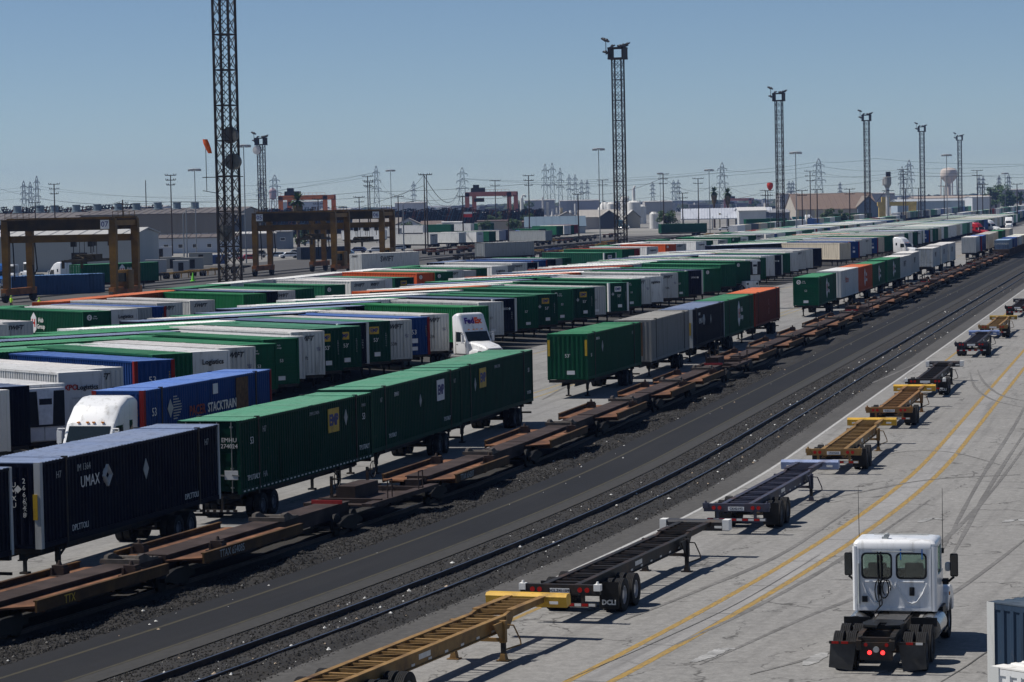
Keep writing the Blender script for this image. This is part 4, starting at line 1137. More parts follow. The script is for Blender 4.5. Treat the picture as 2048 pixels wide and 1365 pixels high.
def day_cab():
    x, y = gp(1763, 1339)
    h = rad(14.5)
    r = thing('day_cab_tractor', 'white day cab truck tractor without trailer, driving on the asphalt lot', 'truck', (x, y, 0), -h)
    pc = WTRUCK
    X, Y0, Y1, Z0, Z1 = 1.12, 3.05, 4.75, 1.1, 2.86
    rw = MB()
    rw.box(-X, X, Y0, Y0 + .05, Z0, 2.0); rw.box(-X, X, Y0, Y0 + .05, 2.66, Z1)
    for a, c in ((-X, -.87), (-.09, .07), (.85, X)): rw.box(a, c, Y0 + .001, Y0 + .051, 2.0, 2.66)
    for s in (-1, 1):   # pressed shapes in the rear wall
        cx = s * .47
        rw.tube([(cx - .4, Y0 - .005, 1.86), (cx - .3, Y0 - .012, 1.6), (cx - .12, Y0 - .012, 1.36), (cx, Y0 - .012, 1.31), (cx + .12, Y0 - .012, 1.36), (cx + .3, Y0 - .012, 1.6), (cx + .4, Y0 - .005, 1.86)], .022, 6)
        rw.tube([(cx - .33, Y0 - .005, 1.9), (cx + .33, Y0 - .005, 1.9)], .018)
    rw.tube([(-.12, Y0 - .005, 1.95), (0, Y0 - .012, 1.72), (.1, Y0 - .005, 1.95)], .02)
    for s in (-1, 1): rw.box(s * .98 - .02, s * .98 + .02, Y0 - .03, Y0, 1.15, 2.8)
    rw.box(-X + .1, X - .1, Y0 - .02, Y0, 1.12, 1.2)
    obj('rear_wall', rw.mesh('rear_wall', CAB), r, col=pc)
    roof = MB().loft([[(p[0], p[1], z) for p in rring(-X + i, X - i, Y0 - .03 + i, Y1 - i * 2, .14)] for z, i in ((2.80, .0), (2.93, .0), (3.0, .05), (3.035, .16))]).mesh('roof', CAB, smooth=True)
    rf = obj('roof', roof, r, col=pc)
    for s in (-1, 1):
        sw = MB().box(min(s * X, s * (X - .05)), max(s * X, s * (X - .05)), Y0 + .05, Y1 + .1, Z0, 2.02)
        for a, c in ((Y0 + .05, Y0 + .55), (Y1 - .25, Y1 - .15)): sw.box(min(s * X, s * (X - .05)), max(s * X, s * (X - .05)), a, c, 2.02, Z1)
        for yy in (Y0 + .02,): sw.cyl((s * (X - .06), yy + .03, Z0), (s * (X - .06), yy + .03, Z1), .085, n=10)
        d = obj('side_wall', sw.mesh('side_wall', CAB), r, col=pc)
        obj('side_window', MB().box(s * (X - .03) - .004, s * (X - .03) + .004, Y0 + .55, Y1 - .25, 2.02, Z1).mesh('side_window', CLEAR), d)
        m = MB().tube([(s * 1.12, 4.6, 1.75), (s * 1.3, 4.6, 1.72), (s * 1.45, 4.55, 1.85)], .035).cyl((s * 1.14, 4.6, 1.72), (s * 1.3, 4.6, 1.72), .09, n=8)
        mr = obj('mirror', m.mesh('mirror', BLACK), r)
        obj('mirror_housing', bev(MB().box(s * 1.46 - .11, s * 1.46 + .11, 4.5, 4.62, 1.86, 2.5).mesh('mirror_housing', BLACK), .04), mr)
        obj('mirror_glass', MB().box(s * 1.46 - .085, s * 1.46 + .085, 4.49, 4.497, 1.9, 2.46).mesh('mirror_glass', GLASS), mr)
        obj('mirror_cover', bev(MB().box(s * 1.28 - .08, s * 1.28 + .08, 4.56, 4.72, 2.0, 2.25).mesh('mirror_cover', WPANEL), .05), mr)
        obj('antenna', MB().cyl((s * 1.15, 4.6, 2.6), (s * 1.16, 4.58, 4.3), .012, .006, 5).box(s * 1.15 - .03, s * 1.15 + .03, 4.56, 4.64, 2.5, 2.64).mesh('antenna', BLACK), r)
        wx = (-.87, -.09) if s < 0 else (.07, .85)
        wb = MB(); frame_ring(wb, wx[0] - .03, wx[1] + .03, 1.97, 2.69, Y0 - .012, Y0 + .03, .13, .045)
        wf = obj('window_frame', wb.mesh('window_frame', BLACK), r)
        obj('rear_window', MB().box(wx[0], wx[1], Y0 + .012, Y0 + .02, 1.99, 2.67).mesh('rear_window', CLEAR), wf)
    obj('front_wall', MB().box(-X, X, Y1 + .05, Y1 + .1, Z0, 2.05).box(-X, X, Y1 - .2, Y1 - .15, 2.78, 2.9).mesh('front_wall', CAB), r, col=pc)
    obj('windshield', MB().quad((-X + .06, Y1 + .08, 2.04), (X - .06, Y1 + .08, 2.04), (X - .1, Y1 - .16, 2.82), (-X + .1, Y1 - .16, 2.82)).mesh('windshield', CLEAR), r)
    obj('dashboard', MB().box(-1.0, 1.0, Y1 - .35, Y1, 1.75, 2.06).box(-1.05, 1.05, Y0 + .06, Y1, 1.1, 1.2).mesh('dashboard', BLACK), r)
    for s in (-1, 1): obj('seat', bev(MB().box(s * .5 - .26, s * .5 + .26, 3.35, 3.9, 1.4, 1.65).box(s * .5 - .25, s * .5 + .25, 3.3, 3.45, 1.65, 2.38).mesh('seat', CLOTH), .05), r)
    hood = MB().loft([[(p[0], yy, p[1]) for p in rring(-wd, wd, .75, zt, .2)] for yy, wd, zt in ((Y1 + .08, 1.05, 2.02), (Y1 + .7, .98, 1.92), (Y1 + 1.5, .9, 1.75), (Y1 + 1.85, .8, 1.55))]).mesh('hood', CAB, smooth=True)
    obj('hood', hood, r, col=pc)
    for s in (-1, 1):
        f = MB().prism([(5.0, .95), (5.05, 1.25), (5.3, 1.45), (5.7, 1.5), (6.2, 1.4), (6.5, 1.1), (6.6, .7), (6.3, .7), (6.1, 1.05), (5.75, 1.15), (5.35, 1.05), (5.2, .8)], s * 1.14 - .14, s * 1.14 + .1, 'x').mesh('fender', CAB)
        fd = obj('fender', bev(f, .04), r, col=pc)
        obj('marker_lamp', MB().cyl((s * 1.24, 5.25, 1.3), (s * 1.27, 5.25, 1.3), .05, n=8).mesh('marker_lamp', AMBER), fd)
        wheel(r, (s * 1.08, 5.65, .5), s, RIM)
        obj('fuel_tank', MB().cyl((s * .98, 2.4, .72), (s * .98, 4.0, .72), .33, n=18).mesh('fuel_tank', P('tank_metal', (.5, .5, .5), .25, .9, .1), smooth=True), r)
        obj('step', MB().box(min(s * .75, s * 1.25), max(s * .75, s * 1.25), 4.0, 4.75, .38, .46).box(min(s * .85, s * 1.22), max(s * .85, s * 1.22), 3.2, 4.75, .8, .88).box(min(s * .8, s * 1.2), max(s * .8, s * 1.2), 4.0, 4.75, .46, 1.1).mesh('step', BLACK), r)
    fr = MB()
    for s in (-1, 1): fr.box(s * .43 - .04, s * .43 + .04, -1.0, 5.8, .72, 1.0); fr.prism([(-1.05, .66), (-1.05, .9), (-.7, 1.04), (.3, 1.04), (.3, .9), (-.6, .72)], s * .43 - .09, s * .43 + .05, 'x')
    for yy in (-.95, .2, 1.2, 2.2): fr.box(-.4, .4, yy, yy + .12, .74, .98)
    fr.box(-.42, .42, -1.02, -.9, .4, .86)
    obj('frame', fr.mesh('frame', STEEL), r)
    obj('deck_plate', MB().box(-.4, .4, 1.9, 2.9, 1.0, 1.03).mesh('deck_plate', P('deck_metal', (.10, .10, .10), .5, .4, .3, 8)), r)
    fw_ = MB().prism([(-.48, .15), (-.1, .02), (-.1, .55), (.1, .55), (.1, .02), (.48, .15), (.55, .6), (.45, 1.0), (.2, 1.15), (-.2, 1.15), (-.45, 1.0), (-.55, .6)], 1.09, 1.15, 'z')
    fw_.box(-.45, .45, .5, .8, .98, 1.1)
    obj('fifth_wheel', fw_.mesh('fifth_wheel', P('greasy_steel', (.03, .03, .031), .35, .5, .3, 6)), r)
    for yy in (0, 1.32): duals(r, yy, RIMD)
    obj('axle_frame', shape('bog', bogie_mesh), r, (0, .66, 0))
    for s in (-1, 1):
        fl = obj('mudflap', MB().prism([(s * .55, .80), (s * 1.22, .80), (s * 1.27, .16), (s * .66, .08)], -.80, -.78, 'y').mesh('mudflap', P('flap_rubber', (.055, .055, .055), .55, 0, .3, 3)), r)
        obj('flap_bracket', MB().box(min(s * .5, s * 1.25), max(s * .5, s * 1.25), -.83, -.76, .78, .85).mesh('flap_bracket', STEEL), fl)
        for xx in (.75, 1.0): obj('reflector', MB().box(min(s * xx, s * (xx + .18)), max(s * xx, s * (xx + .18)), -.845, -.83, .785, .845).mesh('reflector', REDL if xx < .9 or s < 0 else RWTAPE), fl)
        obj('quarter_fender', MB().box(min(s * .55, s * 1.25), max(s * .55, s * 1.25), 2.0, 2.05, .85, 1.08).mesh('quarter_fender', BLACK), r)
        obj('tail_light', MB().cyl((s * .17, -1.05, .6), (s * .17, -1.02, .6), .055, n=12).mesh('tail_light', REDLIT), r)
        obj('brake_light', MB().cyl((s * .27, -1.03, .8), (s * .27, -1.01, .8), .05, n=10).mesh('brake_light', REDL), r)
    obj('rear_lamp', MB().cyl((0, -1.05, .68), (0, -1.02, .68), .08, n=12).mesh('rear_lamp', MUTED), r)
    def arc(c, rx, rz, a0, a1, yy, n=14): return [(c[0] + rx * math.cos(rad(a0 + (a1 - a0) * i / n)), yy, c[1] + rz * math.sin(rad(a0 + (a1 - a0) * i / n))) for i in range(n + 1)]
    hs = MB().tube(arc((-.28, 1.72), .13, .26, 0, 360, 2.95), .018).tube(arc((-.42, 1.66), .1, .3, 60, 320, 2.92), .016).tube(arc((-.2, 1.75), .11, .22, -20, 250, 2.9), .016)
    hs.tube([(-.45, 2.98, 2.72), (-.44, 2.95, 2.2), (-.42, 2.93, 1.9), (-.42, 2.9, 1.5), (-.38, 2.8, 1.25), (-.5, 2.5, 1.1)], .018).tube([(-.36, 2.98, 2.72), (-.34, 2.95, 2.3), (-.36, 2.93, 1.6), (-.32, 2.85, 1.3), (-.5, 2.7, 1.12), (-.75, 2.6, 1.15)], .018).box(-.46, -.36, 2.95, 3.04, 1.55, 1.8)
    obj('air_hose', hs.mesh('air_hose', BLACK), r)
    obj('hose_bar', MB().cyl((-.6, 3.0, 2.73), (.5, 3.0, 2.73), .012).cyl((-.96, 2.97, 1.3), (-.96, 2.97, 2.4), .03).mesh('hose_bar', MUTED), r)
    obj('vent', bev(MB().box(.4, .54, 3.01, 3.06, 1.52, 1.76).mesh('vent', BLACK), .03), r)
    obj('socket', MB().box(-.88, -.74, 2.98, 3.06, 1.34, 1.5).mesh('socket', BLACK), r)
    for xx, z0_ in ((.16, 2.5), (.74, 2.52)): obj('blue_tape', MB().box(xx, xx + .03, 3.03, 3.046, z0_, 2.84).mesh('blue_tape', P('blue_tape', (.05, .2, .55), .6)), r)
    obj('roof_horn', MB().box(-.36, -.22, 3.3, 3.5, 3.03, 3.09).cyl((-.24, 3.3, 3.1), (-.24, 3.5, 3.12), .07, n=10).box(-.7, .8, 4.3, 4.4, 3.0, 3.05).mesh('roof_horn', MUTED), rf)
    d = thing('person', 'driver in dark clothes and cap seated in the white day cab tractor', 'person', group=None, me=person_mesh((CLOTH, CLOTH, SKIN, CLOTH), True))
    px_, py_ = -.47, 3.72
    d.location = (x + px_ * math.cos(h) + py_ * math.sin(h), y - px_ * math.sin(h) + py_ * math.cos(h), 1.22); d.rotation_euler = (0, 0, -h)
day_cab()
def conv(label, x, y, h, col=WTRUCK, high=4.0, lettering=None, lod=1, nose=False, back=-2.3):
    """road tractor; local nose points to -y, origin under the rear of the frame"""
    if nose: x, y = x + 7.4 * math.sin(h), y + 7.4 * math.cos(h)
    r = thing('sleeper_tractor', label, 'truck', (x, y, 0), -h, 'road tractors in the yard')
    def body():
        top = high
        prof = [(back, 1.0), (back, top - .15), (back - .3, top), (min(-3.3, back - .7), top - .02), (-4.1 if back > -3 else -4.35, top - (.35 if back > -3 else .12)), (-4.75, 2.85), (-4.82, 2.72), (-5.25, 1.98), (-5.25, 1.0)]
        b = MB().loft([[(xx, p[0] + (.1 if abs(xx) > 1.1 and p[1] > 2.9 else 0), p[1] - (.12 if abs(xx) > 1.1 and p[1] > 3 else 0)) for p in prof] for xx in (-1.2, -1.0, -.5, 0, .5, 1.0, 1.2)])
        return bev(b.mesh('cab_body', CAB), .09, 3)
    obj('cab_body', shape(('conv', high, back), body), r, col=col)
    def hood():
        b = MB().loft([[(p[0], yy, p[1]) for p in rring(-wd, wd, .75, zt, .22)] for yy, wd, zt in ((-5.2, 1.02, 2.0), (-5.9, .92, 1.9), (-6.8, .84, 1.72), (-7.25, .74, 1.52))])
        return b.mesh('hood', CAB, smooth=True)
    obj('hood', shape('convh', hood), r, col=col)
    for s in (-1, 1):
        obj('fender', shape(('cf', s), lambda: bev(MB().prism([(-5.5, .9), (-5.6, 1.25), (-6.0, 1.42), (-6.5, 1.4), (-6.95, 1.15), (-7.1, .7), (-6.85, .7), (-6.6, 1.02), (-6.3, 1.1), (-5.95, 1.0), (-5.75, .75)], s * 1.06 - .16, s * 1.06 + .14, 'x').mesh('fender', CAB), .04)), r, col=col)
        obj('side_window', shape(('csw', s), lambda: MB().prism([(-3.95, 1.95), (-3.95, 2.7), (-4.7, 2.68), (-5.1, 1.98)], s * 1.205 - .004, s * 1.205 + .004, 'x').mesh('side_window', GLASS)), r)
        obj('door_seam', shape(('cds', s), lambda: MB().box(s * 1.2 - .006, s * 1.2 + .006, -3.9, -3.88, 1.05, 2.75).box(s * 1.2 - .006, s * 1.2 + .006, -5.16, -5.14, 1.05, 1.95).box(s * 1.2 - .006, s * 1.2 + .006, -5.16, -3.88, 1.05, 1.07).box(s * 1.2 - .015, s * 1.2 + .015, -4.15, -4.0, 1.72, 1.78).mesh('door_seam', STEEL)), r)
        if back > -3: obj('sleeper_window', shape(('cslw', s), lambda: bev(MB().box(s * 1.205 - .006, s * 1.205 + .006, -3.2, -2.85, 2.35, 2.85).mesh('sleeper_window', GLASS), .004)), r)
        obj('headlight', shape(('chl', s), lambda: MB().box(min(s * .62, s * .92), max(s * .62, s * .92), -7.2, -7.08, 1.0, 1.22).mesh('headlight', P('lamp_glass', (.65, .66, .66), .15))), r)
        obj('fuel_tank', shape(('cft', s), lambda: MB().cyl((s * .98, -3.0, .7), (s * .98, -4.9, .7), .33, n=14).mesh('fuel_tank', P('tank_metal', (.5, .5, .5), .25, .9, .1), smooth=True)), r)
        obj('mirror', shape(('cm', s), lambda: MB().tube([(s * 1.15, -5.0, 2.6), (s * 1.5, -5.05, 2.6), (s * 1.5, -5.05, 1.9), (s * 1.15, -5.0, 1.85)], .03).box(s * 1.42 - .1, s * 1.42 + .1, -5.15, -5.02, 1.95, 2.5).mesh('mirror', WPANEL)), r)
        wheel(r, (s * 1.06, -6.3, .5), s, RIM)
        for yy in (-.9, -2.15): obj('wheel', shape('dual', dual_mesh), r, (s * 1.1, yy, .5), rot=(0, 0, 0 if s > 0 else math.pi))
        obj('marker_light', shape(('mkl', s), lambda: MB().box(s * .6 - .06, s * .6 + .06, -4.82, -4.74, 2.84, 2.9).box(s * .15 - .06, s * .15 + .06, -4.82, -4.74, 2.84, 2.9).mesh('marker_light', AMBER)), r)
    obj('windshield', shape('cws', lambda: MB().prism([(-4.86, 2.7), (-5.27, 2.0), (-5.25, 1.99), (-4.84, 2.69)], -1.02, 1.02, 'x').mesh('windshield', GLASS)), r)
    obj('grille', shape('cgr', lambda: MB().box(-.5, .5, -7.33, -7.2, .85, 1.45).mesh('grille', CHROME)), r)
    obj('bumper', shape('cbp', lambda: bev(MB().box(-1.15, 1.15, -7.45, -7.2, .35, .75).mesh('bumper', WPANEL), .05)), r)
    obj('frame', shape('cfr', lambda: MB().box(-.5, -.38, -5.2, 0, .7, 1.0).box(.38, .5, -5.2, 0, .7, 1.0).box(-.5, .5, -1.9, -1.1, 1.0, 1.12).mesh('frame', STEEL)), r)
    if lettering:
        for bd, mt, dx in lettering:
            o = text(bd, .62, mt, r, (dx, -4.60, 3.5), bold=.03); o.rotation_euler = (rad(72), 0, 0)
    return r
pac = (-18.25, 132.7)
hp = rad(16.5)
rp = trailer('pacer', 'blue container trailer with red posts and stack train lettering, hitched to a white sleeper tractor', pac[0], pac[1], hp, 0, group='trailers hitched in the second lane')
text('PACER', .66, P('faded_red', (.22, .035, .025), .6), rp, (CW + .012, 6.3, 2.72), face='right', bold=.015); text('STACKTRAIN', .62, WHITE, rp, (CW + .014, 9.45, 2.72), face='right', bold=.012)
text('53', .55, WHITE, rp, (CW + .012, 1.15, 3.0), face='right')
obj('rust_patch', MB().box(CW - .005, CW + .012, 11.3, 12.9, 1.45, 3.95).mesh('rust_patch', P('rust_brown', (.10, .055, .03), .8, 0, .4, 4)), rp); panel(.6, .5, WPANEL, rp, (CW + .01, 8.6, 3.6), 'right', 'placard')
def stripes():
    b = MB()
    for i in range(9): b.box(CW + .001, CW + .008, 3.4, 3.4 + .8 * math.sin(math.pi * (i + 1) / 10) + .2, 2.5 + i * .13, 2.56 + i * .13)
    b.prism([(2.7, 3.05), (3.05, 3.5), (3.4, 3.05), (3.05, 2.6)], CW + .001, CW + .01, 'x')
    return b.mesh('logo_mark', MUTED)
obj('logo_mark', stripes(), rp)
conv('white sleeper tractor facing left, hitched to the blue trailer with red posts', pac[0] + 1.75 * math.sin(hp), pac[1] + 1.75 * math.cos(hp), hp, high=3.95)
nx, ny = gp(993, 737)
conv('white sleeper tractor with purple and red name on its roof, in front angled row', nx, ny, rad(-36.5), high=4.1, lettering=[('Fed', PURPLE, -.42), ('Ex', ORTXT, .38)], nose=True, back=-3.55)
for px_, py_, lb, cc, hh in ((1838, 515, 'white sleeper tractor beside the far end of the swept railcar lane', WTRUCK, -50), (1977, 474, 'red sleeper tractor beyond the far trailer lane', (.42, .02, .03), -45), (2000, 466, 'white sleeper tractor just behind the red one', WTRUCK, -45), (2018, 459, 'white truck tractor farthest right, facing the viewer', WTRUCK, 10),
                               (1065, 488, 'bright blue sleeper tractor in the middle distance beside grey trailers', (.02, .05, .42), -75), (8, 577, 'blue truck tractor at the left edge behind the yellow crane', (.03, .12, .35), -20), (92, 572, 'white sleeper tractor with blue frame behind the yellow crane', WTRUCK, 130), (1258, 459, 'teal truck tractor beside the gabled shed', (.03, .09, .12), -60), (1625, 448, 'white truck tractor parked near the rusty roofed warehouse', WTRUCK, -20), (1590, 450, 'white truck tractor nose to the teal bin', WTRUCK, -50)):
    x, y = gp(px_, py_)
    conv(lb, x, y, rad(hh), cc, nose=True)
def yard_truck(label, px_, py_, hh):
    x, y = gp(px_, py_)
    r = thing('yard_tractor', label, 'truck', (x, y, 0), -rad(hh), 'terminal tractors')
    obj('cab_body', shape('ytb', lambda: bev(MB().box(-1.1, .55, .0, 1.5, .9, 1.75).box(-1.1, .55, .0, .12, 1.75, 3.0).box(-1.1, -.98, .0, 1.5, 1.75, 3.0).box(-1.1, .55, 1.4, 1.5, 1.75, 3.0).prism([(0, 2.95), (.1, 3.2), (1.4, 3.2), (1.55, 2.95)], -1.12, .57, 'x').mesh('cab_body', CAB), .04)), r, col=WTRUCK)
    obj('windshield', shape('ytw', lambda: MB().box(-1.0, .45, -.012, .0, 1.75, 2.9).mesh('windshield', GLASS)), r)
    obj('side_window', shape('yts', lambda: MB().box(-1.112, -1.1, .2, 1.3, 1.75, 2.9).mesh('side_window', GLASS)), r)
    obj('hood', shape('yth', lambda: bev(MB().box(-1.1, 1.1, -1.3, 0, .7, 1.5).box(-1.2, 1.2, -1.4, -1.25, .4, .75).mesh('hood', CAB), .05)), r, col=WTRUCK)
    obj('frame', shape('ytf', lambda: MB().box(-.5, .5, 0, 4.2, .7, 1.0).mesh('frame', STEEL)), r)
    for s in (-1, 1):
        obj('headlight', shape(('yhl', s), lambda: MB().box(s * .8 - .15, s * .8 + .15, -1.32, -1.29, 1.0, 1.25).mesh('headlight', BLACK)), r)
        obj('wheel', shape('sw', small_wheel), r, (s * 1.0, -.5, .5), rot=(0, 0, 0 if s > 0 else math.pi)); obj('wheel', shape('dual', dual_mesh), r, (s * 1.1, 3.2, .5), rot=(0, 0, 0 if s > 0 else math.pi))
yard_truck('small white terminal tractor with glazed cab beside the front angled row', 1492, 585, -36)
yard_truck('white terminal tractor behind the yellow crane, nearer of two', 24, 566, 20); yard_truck('white terminal tractor behind the yellow crane, farther of two', 58, 560, 20)
# containers standing on the ground at the right edge, cut by the frame
def ground_box(label, cx, cy, h, L, col, roof):
    q = thing('shipping_container', label, 'container', (cx, cy, -1.2), -h, None)
    for nm, me, c in (('container_box', shape(('body', .33, L), lambda: body_mesh(.33, L)), col), ('roof_panel', shape(('roof', .33, L), lambda: roof_mesh(.33, L)), roof), ('end_wall', shape(('end', 'ribs'), lambda: end_mesh('ribs')), col)): obj(nm, me, q, col=c)
    for s in (-1, 1): obj('corner_post', shape(('post', True), lambda: post_mesh(-.02, .2, .22)), q, col=WH2, scale=(s, 1, 1))
    return q
# the near left corner of each is a surveyed point; heading runs away from it
bx, by = gp(1975, 1204, 2.88)
hq = rad(52)
ground_box('dark blue ribbed container with white corner post, cut off by the right edge', bx + 1.3 * math.cos(hq), by - 1.3 * math.sin(hq), hq, 6.06, (.028, .05, .085), (.04, .065, .10))
bx, by = gp(1982, 1333, 2.88)
ground_box('white ribbed container in the bottom right corner, only its top showing', bx + 1.3 * math.cos(hq), by - 1.3 * math.sin(hq), hq, 6.06, WH, (.74, .73, .7))
for px_, py_, hv in ((23, 619, 1), (79, 624, 1)):
    x, y = gp(px_, py_)
    thing('person', 'worker in yellow-green vest near the foot of the crane, %s of two' % ('left' if px_ < 50 else 'right'), 'person', (x, y, 0), rad(150), 'workers by the crane', person_mesh((HIVIS, CLOTH, SKIN, HIVIS)))
# ------------------------------------------------------------------ lattice light towers
LATT = P('tower_steel', (.022, .018, .017), .6, .2, .3, 2)
def lattice_bay(wd=.95, hgt=4.0, k=.075):
    b = MB()
    c = [(-wd, -wd), (wd, -wd), (wd, wd), (-wd, wd)]
    for i in range(4):
        p, q = c[i], c[(i + 1) % 4]
        b.bar((*p, 0), (*q, 0), k * 2)
        for z in (0, hgt / 2):
            b.bar((*p, z), (*q, z + hgt / 2), k); b.bar((*q, z), (*p, z + hgt / 2), k)
    for z in range(10): b.bar((-.25, -wd + .1, z * .4), (.25, -wd + .1, z * .4), .03)
    for x in (-.25, .25): b.bar((x, -wd + .1, 0), (x, -wd + .1, hgt), .035)
    return b.mesh('brace_bay', LATT)
def light_tower(label, px, py, hgt, head_=True, rz=-.35):
    x, y = gp(px, py)
    r = thing('light_tower', label, 'light tower', (x, y, 0), rz, 'tall lattice light towers')
    n = int(hgt / 4)
    for sx in (-1, 1):
        for sy in (-1, 1): obj('leg', shape(('tleg', n), lambda: MB().box(-.115, .115, -.115, .115, 0, n * 4).mesh('leg', LATT)), r, (sx * .95, sy * .95, 0))
    for i in range(n): obj('brace_bay', shape('bay', lattice_bay), r, (0, 0, i * 4))
    obj('footing', shape('foot', lambda: MB().box(-1.4, 1.4, -1.4, 1.4, 0, .4).mesh('footing', P('footing_concrete', (.25, .25, .24), .9))), r)
    if head_:
        z = n * 4
        def pl():
            b = MB().box(-1.6, 1.6, -1.6, 1.6, z, z + .35)
            for i in range(-1, 2, 2):
                for j in range(-1, 2, 2): b.box(i * 1.45 - .12, i * 1.45 + .12, j * 1.45 - .12, j * 1.45 + .12, z, z + 2.2)
            for e in (-1, 1): b.box(-1.6, 1.6, e * 1.5 - .1, e * 1.5 + .1, z + 2.1, z + 2.4); b.box(e * 1.5 - .1, e * 1.5 + .1, -1.6, 1.6, z + 2.1, z + 2.4)
            for e in (-1, 1): b.box(e * 1.25, e * 1.55, -1.5, 1.5, z + .3, z + 2.2)
            b.bar((-1.6, 0, z + 1.2), (-2.4, 0, z + 1.2), .15); b.bar((-2.4, 0, z + 1.0), (-2.4, 0, z + 3.8), .12)
            return b.mesh('platform', LATT)
        p = obj('platform', shape(('plat', z), pl), r)
        fl = shape('flood', lambda: MB().box(-.55, .55, -.35, .35, 0, .28).lathe([(.0, .28), (.35, .28), (.2, .5), (0, .5)], 8, 'z').mesh('floodlight', P('lamp_housing', (.07, .07, .07), .5)))
        for a, c, d, q in ((-2.3, 0, 3.7, .5), (-2.9, .1, 3.9, .6), (-2.6, .3, 1.4, .3), (-1, 0, 2.5, -.4), (.2, 1, 2.5, .3), (1.4, -.3, 2.6, -.5), (2.1, .2, 2.8, -.6), (1.3, 1.2, 2.5, -.3)): obj('floodlight', fl, p, (a, c, z + d), rot=(.2, q, 0))
    return r
ti = 0
T1 = light_tower('tallest lattice light tower with windsock arm, its top above the view', 463, 634, 92, False)
for px, py, hh, lb in ((1243, 525, 40, 'lattice light tower with floodlight head, largest with its whole head in view'), (1562, 478, 40, 'lattice light tower beside the red wind sock, second of those with heads'), (1736, 455, 40, 'lattice light tower beside the yellow gantry column, third with a head'), (1846, 442, 40, 'lattice light tower just left of the water tower'), (1921, 432, 40, 'lattice light tower just right of the water tower'), (527, 492, 34, 'lattice tower carrying a round grey dish above the yellow cranes')):
    q = light_tower(lb, px, py, hh)
    if px == 527: obj('dish', MB().lathe([(0, .5), (.9, .45), (1.35, .2), (1.4, 0), (0, -.1)], 18, 'y').mesh('dish', P('dish_grey', (.5, .5, .5), .5), smooth=True), q, (-1.0, -1.3, 30.5)); obj('dish_drum', MB().lathe([(1.4, 0), (1.4, .9), (0, .9)], 18, 'y').mesh('dish_drum', P('dish_dark', (.12, .12, .12), .6), smooth=True), q, (-1.0, -1.3, 30.5))
# tower one fittings: dishes, arms, wind sock
for zz, sx in ((20.6, .6), (17.6, .9), (9.5, -.3)): obj('dish', shape('tdish', lambda: MB().lathe([(0, .6), (.8, .5), (.95, .1), (.95, -.4), (0, -.4)], 14, 'y').mesh('dish', P('dish_dark', (.12, .12, .12), .6), smooth=True)), T1, (sx, -.3, zz))
arm = obj('sock_arm', MB().bar((-3.2, 0, 15.9), (1.9, 0, 15.9), .09).bar((-3.2, 0, 14.4), (-.9, 0, 14.0), .07).bar((-2.7, 0, 14.3), (-2.7, 0, 20.0), .06).mesh('sock_arm', LATT), T1)
x, y, z = T1.location.x - 2.2, T1.location.y - .5, 19.9
ws = thing('windsock', 'orange windsock hanging limp beside the tallest lattice tower', 'windsock', (x, y, z), 0, None, MB().loft([[(cx + r_ * math.cos(i * math.pi / 4), r_ * math.sin(i * math.pi / 4), zz) for i in range(8)] for cx, r_, zz in ((-.25, .28, .3), (-.1, .34, -.2), (.12, .3, -.8), (.3, .22, -1.3))]).mesh('windsock', P('sock_orange', (.75, .12, .02), .7, 0, .1)))
